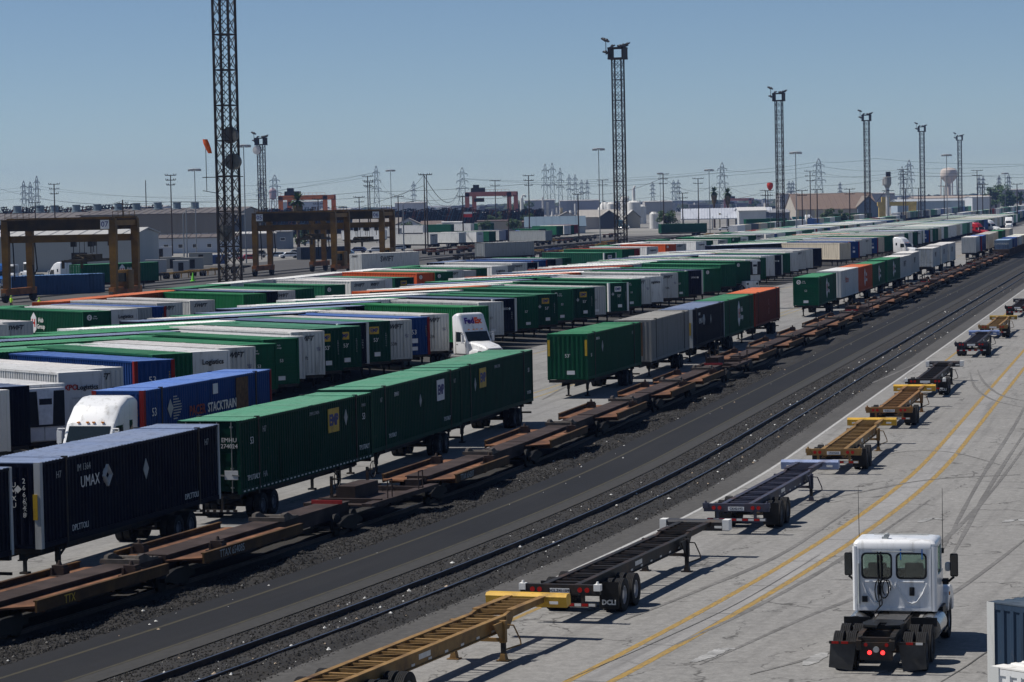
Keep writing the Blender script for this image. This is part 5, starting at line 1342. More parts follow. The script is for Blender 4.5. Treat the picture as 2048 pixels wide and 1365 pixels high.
# ------------------------------------------------------------------ rubber tyred gantry cranes
CRY = P('crane_yellow', (.20, .105, .016), .6, 0, .3, .5, (.028, .018, .008), .72)
CRD = P('crane_dirty', (.06, .037, .013), .7, 0, .45, .5, (.013, .010, .007), .65)
def gantry(label, s, t, span, num, hgt=11.3, dep=8.6):
    x, y, _ = S(s, t); h = head(s)
    r = thing('gantry_crane', label, 'crane', (x, y, 0), -h, 'yellow yard gantry cranes')
    for yy in (0, dep):
        g = obj('girder', shape(('gird', span), lambda: MB().box(-.3, span + .3, -.35, .35, 9.75, 11.2).box(-.3, span + .3, -.5, .5, 11.1, 11.25).mesh('girder', CRD)), r, (0, yy, 0))
        obj('girder_cap', shape(('gcap', span), lambda: MB().box(.4, span + .2, -.45, .45, 11.26, 11.5).mesh('girder_cap', CRY)), g)
        hb = obj('hoist_beam', shape(('hb', span), lambda: MB().box(.5, span - .5, -.3, .3, 8.15, 9.1).mesh('hoist_beam', CRY)), r, (0, yy + (.5 if yy == 0 else -.5), 0))
        for xx in (span * .62, span * .78): obj('sheave', shape('shv', lambda: MB().box(-.35, .35, -.3, .3, 7.5, 8.2).cyl((0, -.1, 6.6), (0, -.1, 7.5), .06).mesh('sheave', STEEL)), hb, (xx, 0, 0))
        for xx in (0, span): obj('leg', shape('cleg', lambda: MB().prism([(-.42, 1.4), (.42, 1.4), (.52, 9.7), (.42, 11.3), (-.42, 11.3), (-.52, 9.7)], -.4, .4, 'y').mesh('leg', CRY)), r, (xx, yy, 0))
    for xx in (0, span):
        obj('end_beam', shape('ebm', lambda: MB().box(-.25, .25, 0, dep, 10.3, 11.0).mesh('end_beam', CRY)), r, (xx, 0, 0))
        obj('sill_beam', shape('sbm', lambda: MB().box(-.4, .4, -1.2, dep + 1.2, 1.0, 1.9).mesh('sill_beam', P('crane_orange', (.26, .10, .03), .7, 0, .35, 1, (.08, .03, .015), .4))), r, (xx, 0, 0))
        rl = MB()
        for z in (11.6, 12.2): rl.bar((xx, 0, z), (xx, dep, z), .06)
        for k in range(5): rl.bar((xx, k * dep / 4, 11.2), (xx, k * dep / 4, 12.2), .06)
        obj('railing', rl.mesh('railing', CRY), r)
        for yy in (-.6, dep + .6): obj('wheel', shape('cwh', lambda: MB().lathe([(0, -.3), (.5, -.3), (.8, -.28), (.82, 0), (.8, .28), (.5, .3), (0, .3)], 16, 'x').mesh('wheel', TYRE, smooth=True)), r, (xx, yy, .82))
    cb = obj('operator_cab', shape('opcab', lambda: bev(MB().box(-.9, .9, -1.1, 1.1, .0, 2.6).mesh('operator_cab', CRY), .06)), r, (span + .1, dep * .45, 1.6))
    obj('cab_window', shape('opw', lambda: MB().box(-.6, .6, -1.12, -1.1, 1.0, 2.2).box(-.912, -.9, -.8, .8, 1.0, 2.2).mesh('cab_window', GLASS)), cb)
    sp = obj('spreader', shape('sprd', lambda: MB().box(-1.2, 1.2, -6.0, 6.0, 0, .35).box(-1.6, 1.6, -1.2, 1.2, .3, 1.0).box(-1.5, -1.2, -6.2, -5.8, -.8, .3).box(1.2, 1.5, -6.2, -5.8, -.8, .3).box(-1.5, 1.5, -2.2, -1.9, .2, .8).bar((-1.3, -4, .3), (1.3, -1, .9), .15).bar((1.3, -4, .3), (-1.3, -1, .9), .15).mesh('spreader', P('spreader_dark', (.04, .032, .02), .7, 0, .4, 1))), r, (span * .66, dep * .5, 5.4 if num != '05' else 6.4))
    for xx, yy in ((-.9, -.9), (.9, -.9), (-.9, .9), (.9, .9)): obj('hoist_chain', shape('hch', lambda: MB().cyl((0, 0, .9), (0, 0, 2.9), .045, n=5).mesh('hoist_chain', STEEL)), sp, (xx, yy, 0))
    nx = 1.0 if num == '05' else span - 1.0
    obj('number_plate', shape('npl', lambda: MB().box(-.62, .62, -.03, .03, -.62, .62).mesh('number_plate', WPANEL)), r, (nx, -.42, 10.5))
    text(num, 1.05, BLUETXT, r, (nx, -.47, 10.48), bold=.01)
    hoses = MB().tube([(.9, .3, 8.5), (1.0, .3, 5.5), (1.0, .4, 3)], .1).tube([(.9, dep - .5, 8.5), (1.2, dep - .5, 4.4), (.7, dep - .4, 3.6), (.5, dep - .4, 5)], .1)
    obj('hose', hoses.mesh('hose', BLACK), r)
    return r
gantry('yellow gantry crane marked 07 standing apart at the left', 404, -133.6, 15.6, '07')
gantry('yellow gantry crane marked 05, in front of the one marked 06', 526, -137.2, 14.6, '05')
gantry('yellow gantry crane marked 06, behind the one marked 05', 556, -135.6, 13.6, '06', dep=7.5)
CRO = [P('crane_bright_orange', (.62, .17, .04), .55, 0, .1, .2), P('crane_faded_red', (.42, .16, .13), .6, 0, .15, .2)]
for px0, px1, topy, dist, mt, lb in ((561, 650, 391, 1394, CRO[0], 'bright orange gantry crane with a palm in front, far beyond the yellow cranes'), (934, 1018, 384, 1440, CRO[1], 'faded red gantry crane beyond the stacked chassis and rooftops'), (1450, 1500, 397, 2600, CRO[1], 'small red gantry crane far behind the palms')):
    x0, y0, z0 = ray(px0, topy, dist); x1, _, z1 = ray(px1, topy, dist)
    zt = (z0 + z1) / 2; sp = x1 - x0
    r = thing('gantry_crane', lb, 'crane', (x0, y0, 0), 0, 'orange gantry cranes far off')
    for yy in (0, 12):
        obj('girder', MB().box(-1 + yy * .28, sp + 1 + yy * .28, yy - .8, yy + .8, zt - 2.2, zt).mesh('girder', mt), r)
        for xx in (0, sp): obj('leg', MB().box(xx + yy * .28 - 1.1, xx + yy * .28 + 1.1, yy - .8, yy + .8, 0, zt - .4).mesh('leg', mt), r)
    for xx in (0, sp): obj('end_beam', MB().bar((xx, 0, zt - 1), (xx + 3.36, 12, zt - 1), 1.4, 1.8).mesh('end_beam', mt), r)
    obj('trolley', MB().box(2, 9, -1, 13, zt, zt + 2).box(3, 6, 2, 8, zt + 2, zt + 3.6).box(3.5, 8.5, 1, 9, zt - 5, zt - 3).mesh('trolley', STEEL), r)
    rl = MB()
    for k in range(12): rl.bar((k * sp / 11, -.8, zt), (k * sp / 11, -.8, zt + 1.1), .12)
    rl.bar((0, -.8, zt + 1.1), (sp, -.8, zt + 1.1), .1)
    obj('railing', rl.mesh('railing', mt), r)
# ------------------------------------------------------------------ buildings and plant in the distance
def wall_mat(name, col, pitch=.6, rough=.7):
    if name in MATS: return MATS[name]
    m, t, n, b = nodes(name)
    co = n.new('ShaderNodeTexCoord').outputs['Object']
    c = mixc(t, noise(t, mapping(t, co, (1, 1, .2)), .25, 5), [x * .82 for x in col], [min(1, x * 1.1) for x in col])
    t.links.new(c, b.inputs['Base Color']); b.inputs['Roughness'].default_value = rough
    MATS[name] = m
    return m
def ribwall(b, x0, x1, y, z0, z1, pitch):
    n = max(1, int(abs(x1 - x0) / pitch)); p = (x1 - x0) / n
    for i in range(n): b.box(x0 + i * p, x0 + i * p + p * .45, y - .07, y, z0, z1)
def building(label, px0, px1, dist, z_e, z_r, depth, wallc, roofc, cat='building', yaw=0.0, ridge='x', ribs=0, windows=None, name='shed'):
    x0 = ray(px0, 420, dist)[0]; x1 = ray(px1, 420, dist)[0]; L = x1 - x0
    r = thing(name, label, cat, (x0, dist, 0), yaw)
    wm = wall_mat('wall_%.2f_%.2f_%.2f' % wallc, wallc); rm = wall_mat('roof_%.2f_%.2f_%.2f' % roofc, roofc)
    b = MB()
    if ridge == 'x':
        b.prism([(0, 0), (0, z_e), (depth / 2, z_r - .15), (depth, z_e), (depth, 0)], 0, L, 'x')
    else: b.prism([(0, 0), (0, z_e), (L / 2, z_r - .15), (L, z_e), (L, 0)], 0, depth, 'y')
    if ribs: ribwall(b, .2, L - .2, 0, .1, z_e - .3, ribs)
    obj('wall', b.mesh('wall', wm), r)
    b = MB()
    if ridge == 'x':
        b.prism([(-.6, z_e - .1), (depth / 2, z_r), (depth + .6, z_e - .1), (depth + .6, z_e + .15), (depth / 2, z_r + .25), (-.6, z_e + .15)], -.4, L + .4, 'x')
        for k in range(int(L / 3)): b.bar((k * 3 + 1, -.6, z_e + .2), (k * 3 + 1, depth / 2, z_r + .3), .12)
    else: b.prism([(-.6, z_e - .1), (L / 2, z_r), (L + .6, z_e - .1), (L + .6, z_e + .15), (L / 2, z_r + .25), (-.6, z_e + .15)], -.5, depth + .5, 'y')
    rf = obj('roof', b.mesh('roof', rm), r)
    for (wx, wz, ww, wh, kind) in windows or []:
        f = obj('door' if kind == 'd' else 'window', MB().box(wx, wx + ww, -.16, -.05, wz, wz + wh).mesh('frame', WPANEL if kind != 'd' else STEEL), r)
        if kind != 'd': obj('pane', MB().box(wx + .12, wx + ww - .12, -.18, -.165, wz + .12, wz + wh - .12).mesh('pane', GLASS), f)
    return r, rf, L
# the big warehouse
r, rf, L = building('huge tan warehouse with a row of round roof vents behind the yellow crane', 153, 478, 1010, 10.6, 12.4, 90, (.21, .185, .155), (.12, .105, .095), 'warehouse', name='warehouse', ribs=4.5, windows=[(3 + i * 2.9, .4 + 1.6, 2.2, 1.6, 'w') for i in range(16)])
def vent():
    return MB().lathe([(0, 0), (1.9, 0), (1.9, .5), (1.45, .6), (1.45, 2.6), (1.65, 2.75), (1.2, 2.9), (0, 2.7)], 16, 'z').mesh('roof_vent', P('vent_metal', (.17, .22, .25), .5, .3), smooth=True)
for px, py in ((35, 425), (80, 424), (109, 424), (153, 423), (195, 421.5), (237, 420), (273, 419.5), (316, 418), (354, 418), (390, 417.5)):
    x, y, z = ray(px, py, 1045)
    thing('roof_vent', 'round grey roof vent on the big warehouse, %s from left' % ordinal([35, 80, 109, 153, 195, 237, 273, 316, 354, 390].index(px) + 1), 'roof vent', (x, y, z - .5), 0, 'round roof vents', shape('vent', vent))
r, rf, L = building('white front hall of the warehouse with a dark loading bay and a row of lamps', -90, 152, 1000, 9.6, 11.6, 60, (.45, .50, .55), (.13, .115, .105), 'warehouse', name='warehouse')
obj('loading_bay', MB().box(2, L - 6, -.3, -.1, 0, 8.0).mesh('loading_bay', BLACK), r)
for i in range(5): obj('lamp', MB().box(14 + i * 4.2, 15.2 + i * 4.2, -.5, -.3, 7.4, 7.7).mesh('lamp', WPANEL), r)
building('long white corrugated shed with saw edged roof behind the left crane', -60, 268, 590, 7.3, 8.4, 40, (.36, .38, .38), (.42, .42, .41), 'shed', ribs=.45, windows=[(20.5, 0, 3.2, 3.8, 'd')])
building('low white office strip with blue framed door beside the dark pole', 282, 472, 800, 4.2, 4.9, 14, (.42, .46, .52), (.12, .10, .09), 'building', windows=[(2.0 + i * 4, 1.4, 1.4, 1.2, 'w') for i in range(6)])
building('dark slatted stair shed at the warehouse corner', 462, 486, 985, 9.8, 10.1, 6, (.07, .08, .10), (.1, .1, .1), 'shed', ribs=1.0)
building('low shed with pale flat roof behind the parked cars', 448, 560, 860, 4.4, 4.8, 16, (.20, .20, .21), (.5, .49, .47), 'shed')
building('bluish flat roofed office between the crane legs', 552, 580, 840, 5.0, 5.2, 10, (.16, .19, .23), (.2, .2, .2), 'building', windows=[(1, 2.4, 1.5, 1, 'w')])
building('pale gabled house left of the twin poles', 790, 842, 1180, 3.6, 6.4, 14, (.44, .47, .52), (.30, .28, .25), 'house', ridge='y', windows=[(3, 1.3, 1.2, 1.4, 'w'), (7, 1.3, 1.2, 1.4, 'w')], name='house')
building('house with brown pitched roof behind the crane marked 06', 705, 800, 1190, 3.8, 6.6, 14, (.40, .41, .44), (.22, .20, .18), 'house', name='house', windows=[(5, 1.3, 1.2, 1.4, 'w'), (12, 1.3, 1.2, 1.4, 'w')])
building('low brown roofed house between the twin poles and the green fronted shop', 842, 885, 1180, 3.4, 5.0, 12, (.40, .38, .36), (.16, .12, .10), 'house', name='house')
building('pale flat shop with green sign right of the twin poles', 884, 922, 1150, 4.6, 4.8, 12, (.42, .46, .50), (.5, .5, .5), 'shop', windows=[(1, 1.2, 2, 1.8, 'w'), (4, 1.2, 2, 1.8, 'w')], name='shop')
building('long white roofed market hall behind the houses', 855, 1030, 1330, 6.2, 7.6, 30, (.45, .45, .46), (.66, .66, .64), 'hall', name='hall')
building('cream walled shed with brown roof band under the red sign', 955, 1022, 1150, 4.8, 5.0, 14, (.44, .41, .35), (.13, .09, .08), 'shed')
building('brown flat roofed block below the green trees', 1020, 1085, 1140, 4.2, 4.5, 14, (.15, .11, .09), (.16, .11, .09), 'building', windows=[(2, 1, 1.6, 1.6, 'w'), (6, 1, 1.6, 1.6, 'w')])
building('blue grey hipped roof shed beside the bright blue truck', 1050, 1170, 1080, 2.6, 6.3, 20, (.30, .34, .38), (.10, .15, .20), 'shed')
building('grey gabled shed left of the dark fronted gable', 1108, 1160, 1200, 4.8, 7.6, 16, (.34, .36, .38), (.30, .28, .26), 'shed', ridge='y')
building('tan roofed shed with black gable front near the lattice tower', 1158, 1238, 1230, 5.0, 8.0, 22, (.42, .40, .37), (.36, .34, .31), 'shed')
r, rf, L = building('small shed with dark gable front beside the lattice tower', 1200, 1236, 1225, 5.0, 7.8, 20, (.035, .04, .05), (.36, .34, .31), 'shed', ridge='y')
building('cream gable fronted shed right of the lattice tower, teal truck in front', 1252, 1280, 1240, 4.6, 7.6, 20, (.40, .37, .30), (.45, .44, .42), 'shed', ridge='y')
# open canopy with posts
x0 = ray(1362, 440, 1121)[0]; x1 = ray(1545, 440, 1121)[0]; L = x1 - x0
r = thing('canopy', 'long open canopy with pale ribbed roof on posts, green trailers beneath', 'canopy', (x0, 1121, 0), -.06)
b = MB().prism([(0, 4.3), (12, 8.2), (24, 6.5), (24, 6.2), (12, 7.9), (0, 4.0)], 0, L, 'x')
for k in range(int(L / 1.1)): b.bar((k * 1.1 + .3, 0, 4.35), (k * 1.1 + .3, 12, 8.25), .2)
obj('roof', b.mesh('roof', wall_mat('canopy_roof', (.46, .49, .55))), r)
for k in range(7): obj('post', shape('cpost', lambda: MB().box(-.2, .2, -.2, .2, 0, 5.0).mesh('post', P('post_white', (.5, .5, .5), .6))), r, (1 + k * (L - 2) / 6, 1, 0))
building('white walled hall with small windows at the right end of the canopy', 1478, 1532, 1110, 7.0, 8.2, 20, (.50, .52, .54), (.55, .55, .54), 'hall', windows=[(2, 1.6, 2.6, 1.2, 'w')], name='hall')
building('grey blue hall between the canopy and the rusty warehouse', 1532, 1578, 1120, 6.0, 7.0, 20, (.20, .22, .26), (.25, .26, .28), 'hall', name='hall')
building('old warehouse with broad rusty patched roof behind the post row', 1592, 1755, 1470, 5.2, 13.2, 60, (.38, .35, .30), (.17, .12, .09), 'warehouse', name='warehouse')
building('blue grey gable end of the rusty warehouse', 1716, 1758, 1466, 6.0, 11.5, 50, (.13, .17, .22), (.2, .17, .14), 'warehouse', ridge='y', name='warehouse')
building('long pale blue warehouse with curved end left of the white block', 1795, 1948, 1760, 7.4, 8.6, 30, (.33, .40, .46), (.36, .39, .42), 'warehouse', name='warehouse')
building('tall white block right of the pale blue warehouse', 1945, 1982, 1730, 9.4, 9.8, 30, (.48, .51, .54), (.45, .45, .44), 'warehouse', name='warehouse')
building('wide low tan roofed plant behind the pale blue warehouse', 1830, 2000, 2050, 8.6, 10.0, 40, (.34, .30, .26), (.36, .30, .25), 'plant', name='warehouse')
for i, (px0, px1, d, z, c) in enumerate(((640, 700, 2300, 9, (.35, .36, .38)), (1120, 1200, 2500, 12, (.3, .3, .32)), (1290, 1345, 2300, 10, (.38, .36, .34)), (1560, 1600, 2500, 14, (.40, .38, .36)), (790, 850, 2200, 13, (.45, .45, .46)), (1700, 1790, 2700, 13, (.33, .31, .3)), (2000, 2060, 2900, 14, (.36, .35, .34)), (1050, 1110, 2600, 13, (.33, .33, .35)), (250, 330, 2100, 14, (.4, .4, .42)), (560, 640, 2500, 16, (.38, .4, .43)))):
    building('distant low industrial block on the skyline, %s from left' % ordinal([9, 10, 1, 5, 8, 2, 3, 4, 6, 7].index(i + 1) + 1 if False else sorted([640, 1120, 1290, 1560, 790, 1700, 2000, 1050, 250, 560]).index(px0) + 1), px0, px1, d, z, z + .6, 40, c, (.4, .39, .37), 'building', name='factory_block')
# tanks, silo, water tower
TANK = P('tank_white', (.62, .62, .60), .5, 0, .1, .3)
def tank(label, px, dist, rr, z, top=1.0, pipe=0):
    x = ray(px, 430, dist)[0]
    r = thing('storage_tank', label, 'tank', (x, dist, 0), 0, 'white storage tanks')
    obj('shell', MB().lathe([(rr, 0), (rr, z), (rr * .55, z + top), (0, z + top)], 24, 'z').mesh('shell', TANK, smooth=True), r)
    rl = MB()
    for i in range(12): a = i * math.pi / 6; rl.bar((rr * math.cos(a), rr * math.sin(a), z), (rr * math.cos(a), rr * math.sin(a), z + 1.1), .09)
    obj('railing', rl.mesh('railing', P('rail_tan', (.35, .3, .2), .6)), r)
    if pipe: obj('stack_pipe', MB().cyl((0, 0, z), (0, 0, z + pipe), .9, .75, 12).cyl((0, 0, z + pipe), (.8, 0, z + pipe + 1.2), .5, n=8).mesh('stack_pipe', TANK), r)
tank('squat white tank with cone roof left of the lattice tower', 1214, 1450, 4.6, 8.0, 3.2); tank('slim white tank half hidden by the lattice tower', 1224, 1430, 2.6, 10.2)
tank('large white tank with tall vent stack right of the lattice tower', 1268, 1440, 3.4, 10.8, .8, 7); tank('white tank behind the one with the vent stack', 1281, 1460, 2.9, 8.6); tank('small white tank standing on legs before the green tree', 1308, 1200, 1.9, 6.0); tank('white tank between the lattice tower and the stack tank', 1250, 1470, 2.2, 13)
tank('grey silo at the left of the rusty roof, nearer of two', 1598, 1520, 3.6, 10.2); tank('grey silo at the left of the rusty roof, farther of two', 1620, 1560, 3.2, 11.0)
for px, d_, lb in ((1388, 1080, 'left'), (1400, 1080, 'right')):
    x, y, z = ray(px, 455, d_)
    thing('water_bowser', 'white round tank near the canopy posts, %s of two' % lb, 'tank', (x, y, 0), 0, None, MB().lathe([(.8, .4), (1.1, .6), (1.1, 2.4), (.7, 2.9), (0, 3.0)], 16, 'z').mesh('water_bowser', TANK, smooth=True))
x, y, z = ray(1775, 400, 1380)
r = thing('silo', 'slim grey silo column with hopper head behind the yellow gantry', 'silo', (x, y, 0), 0)
obj('column', MB().cyl((0, 0, 0), (0, 0, 17.5), .9, n=12).mesh('column', P('silo_grey', (.5, .5, .49), .6)), r)
obj('hopper', MB().lathe([(.5, 14.5), (1.9, 17), (2.0, 20.5), (0, 20.8)], 14, 'z').cyl((-1.6, 0, 16.5), (-1.6, 0, 19.6), .8, n=8).mesh('hopper', P('hopper_grey', (.30, .30, .29), .6)), r)
obj('platform', MB().box(-2.5, 3, -1.5, 1.5, 13.8, 14.1).box(-.6, 1.6, -.8, .8, 20.7, 23).bar((-1, 0, 14), (-5, 0, 9), .2).mesh('platform', STEEL), r)
x, y, z = ray(1755, 430, 1390); x1 = ray(1833, 430, 1390)[0]; L = x1 - x
r = thing('gantry_crane', 'small pale yellow gantry in front of the silo column', 'crane', (x, y, 0), 0)
YG = P('gantry_pale_yellow', (.50, .36, .12), .6, 0, .2, .5)
obj('girder', MB().box(0, L, -1, 1, 6.6, 8.6).box(2, 6, -1, 1, 8.6, 11).mesh('girder', YG), r)
for xx in (.6, L - 3.6): obj('leg', MB().box(xx, xx + 3.4, -1.2, 1.2, 0, 6.6).mesh('leg', YG), r)
x, y, z = ray(1898, 380, 2700)
r = thing('water_tower', 'cream water tower on many legs standing against the sky at the right', 'water tower', (x, y, 0), 0)
WT = P('water_tower_cream', (.55, .48, .42), .55, 0, .06, .1)
obj('tank', MB().lathe([(0, 21), (2.2, 21), (4.5, 23), (7.6, 26.5), (8.0, 28), (8.0, 31.0), (7.3, 33.6), (5, 35.2), (0, 36.0)], 28, 'z').mesh('tank', WT, smooth=True), r)
obj('riser', MB().cyl((0, 0, 0), (0, 0, 22), 1.7, n=12).mesh('riser', WT), r)
for i in range(8): a = i * math.pi / 4 + .2; obj('leg', MB().cyl((8.4 * math.cos(a), 8.4 * math.sin(a), 0), (7.8 * math.cos(a), 7.8 * math.sin(a), 27), .4, n=6).mesh('leg', WT), r)
br = MB()
for zz in (9, 18):
    for i in range(8): a, c = i * math.pi / 4 + .2, (i + 1) * math.pi / 4 + .2; br.bar((8.2 * math.cos(a), 8.2 * math.sin(a), zz), (8.2 * math.cos(c), 8.2 * math.sin(c), zz), .25)
obj('leg_ring', br.mesh('leg_ring', WT), r)
x, y, z = ray(546, 400, 2600)
r = thing('water_tower', 'small reddish water tower far off beside the lattice tower with the dish', 'water tower', (x, y, 0), 0)
obj('tank', MB().lathe([(0, 18), (3.2, 20), (3.4, 27), (0, 30)], 14, 'z').mesh('tank', P('tank_rose', (.35, .25, .25), .6)), r)
for i in range(4): a = i * 1.571 + .5; obj('leg', MB().cyl((4.4 * math.cos(a), 4.4 * math.sin(a), 0), (3 * math.cos(a), 3 * math.sin(a), 20), .3, n=5).mesh('leg', P('tank_rose', (.35, .25, .25))), r)
# refinery-like frame of white pipes
x, y, z = ray(1100, 430, 1500)
r = thing('process_plant', 'cluster of pale process columns and pipe frames beyond the green trees', 'plant', (x, y, 0), 0)
for i in range(11):
    xx = -6 + i * 2.4; hz = rnd.uniform(5, 15)
    obj('column', MB().cyl((xx, rnd.uniform(0, 6), 0), (xx, 3, hz), rnd.uniform(.4, 1.0), n=8).box(xx - 1.2, xx + 1.2, 2, 4, hz * .6, hz * .6 + .3).mesh('column', rnd.choice([TANK, P('rail_tan', (.35, .3, .2), .6), P('silo_grey', (.5, .5, .49), .6)])), r)
x, y, z = ray(1044, 430, 1420); thing('vent_stack', 'pale bent vent stack right of the faded red crane', 'chimney', (x, y, 0), 0, None, MB().cyl((0, 0, 0), (0, 0, 14), .9, n=10).tube([(0, 0, 14), (.5, 0, 15.4), (1.6, 0, 15.4), (2, 0, 14.4)], .45, 8).mesh('vent_stack', TANK))
x, y, z = ray(936, 440, 1150)
r = thing('shop_sign', 'white and red sign board on a post in front of the stacked chassis', 'sign', (x, y, 0), 0)
obj('board', MB().box(-1.7, 1.7, -.15, .15, 7.9, 8.7).mesh('board', WPANEL), r); obj('lower_board', MB().box(-1.7, 1.7, -.15, .15, 6.6, 7.9).mesh('lower_board', REDTXT), r); obj('post', MB().box(-.12, .12, -.1, .1, 0, 6.6).mesh('post', STEEL), r)
# heaps of chassis stacked on edge
def stacked(label, px0, px1, dist, zt, n):
    x0 = ray(px0, 420, dist)[0]; x1 = ray(px1, 420, dist)[0]
    b = MB()
    for i in range(n):
        x = x0 + (x1 - x0) * i / n + rnd.uniform(-.2, .2); hh = zt * rnd.uniform(.9, 1.04); b.m = rnd.choice([0, 0, 0, 1, 2, 0])
        b.bar((x, dist, 0), (x + hh * .33, dist + rnd.uniform(-1, 1), hh), .5, .25); b.bar((x + 1.0, dist + 2, 0), (x + 1 + hh * .33, dist + 2, hh), .5, .25)
        for k in range(4):
            q = .18 + k * .26; b.box(x + hh * q * .33 - .5, x + hh * q * .33 + 1.0, dist - .4, dist + 1.5, hh * q, hh * q + .3)
        if rnd.random() < .8: b.lathe([(0, 0), (.5, 0), (.5, .4), (0, .4)], 8, 'y', (x + hh * .31, dist - .5, hh * .9))
    b.m = 0
    b.box(min(x0, x1), max(x0, x1) + 3, dist + 4, dist + 12, 0, zt * .86)
    o = obj('stacked_chassis', b.mesh('stacked_chassis', P('stack_dark', (.02, .021, .026), .7), P('stack_blue', (.05, .09, .12), .7), P('stack_rust', (.13, .05, .03), .7)), kind='stuff')
stacked('', 598, 930, 1255, 10.2, 120); stacked('', 900, 1075, 1300, 9.0, 60); stacked('', -20, 300, 1130, 14.2, 90); stacked('', 470, 610, 1160, 11.6, 46)
# ------------------------------------------------------------------ poles, pylons and wires
WOOD = P('pole_wood', (.045, .032, .025), .85, 0, .2, 1); GALV = P('pole_grey', (.19, .21, .23), .5, .3, .1, 1); PYL = P('pylon_steel', (.24, .27, .30), .6, .3, .1, .1)
def up_to(px, py, dist):
    x, y, z = ray(px, py, dist); return x, y, z
POLES = {}
def pole(label, px, topy, dist, kind='cross', rr=None):
    x, y, z = up_to(px, topy, dist)
    rr = rr or .17
    if kind in ('mast', 'lamp'):
        r = thing('lamp_mast', label, 'lamp post', (x, y, 0)); m = GALV
    else: r = thing('utility_pole', label, 'utility pole', (x, y, 0)); m = WOOD
    POLES[label] = (x, y, z)
    obj('shaft', MB().cyl((0, 0, 0), (0, 0, z), rr * 1.25, rr * .8, 7).mesh('shaft', m), r)
    b = MB()
    k = dist / 900
    if kind in ('cross', 'cross3', 'cross1'):
        for i in range({'cross': 2, 'cross3': 3, 'cross1': 1}[kind]):
            zz = z - .25 - i * 1.5 * min(k, 1.6); w_ = 1.7 * min(k, 1.7) * (1 - .12 * i)
            b.box(-w_, w_, -.1, .1, zz, zz + .2)
            for q in (-1, -.6, .6, 1): b.box(q * w_ - .09, q * w_ + .09, -.09, .09, zz + .2, zz + .5)
        obj('cross_arm', b.mesh('cross_arm', m), r)
    elif kind == 'mast':
        b.lathe([(.2, z - .3), (1.4, z - .2), (1.4, z), (.2, z + .1)], 10, 'z')
        for i in range(6): a = i * math.pi / 3; b.box(1.3 * math.cos(a) - .35, 1.3 * math.cos(a) + .35, 1.3 * math.sin(a) - .3, 1.3 * math.sin(a) + .3, z - .6, z - .1)
        obj('lamp_ring', b.mesh('lamp_ring', P('mast_lamp', (.45, .46, .47), .4)), r)
    elif kind == 'lamp':
        b.tube([(0, 0, z), (.9, 0, z + .6), (2.0, 0, z + .7)], .09).box(1.8, 2.7, -.2, .2, z + .6, z + .8)
        obj('lamp_arm', b.mesh('lamp_arm', GALV), r)
    return r
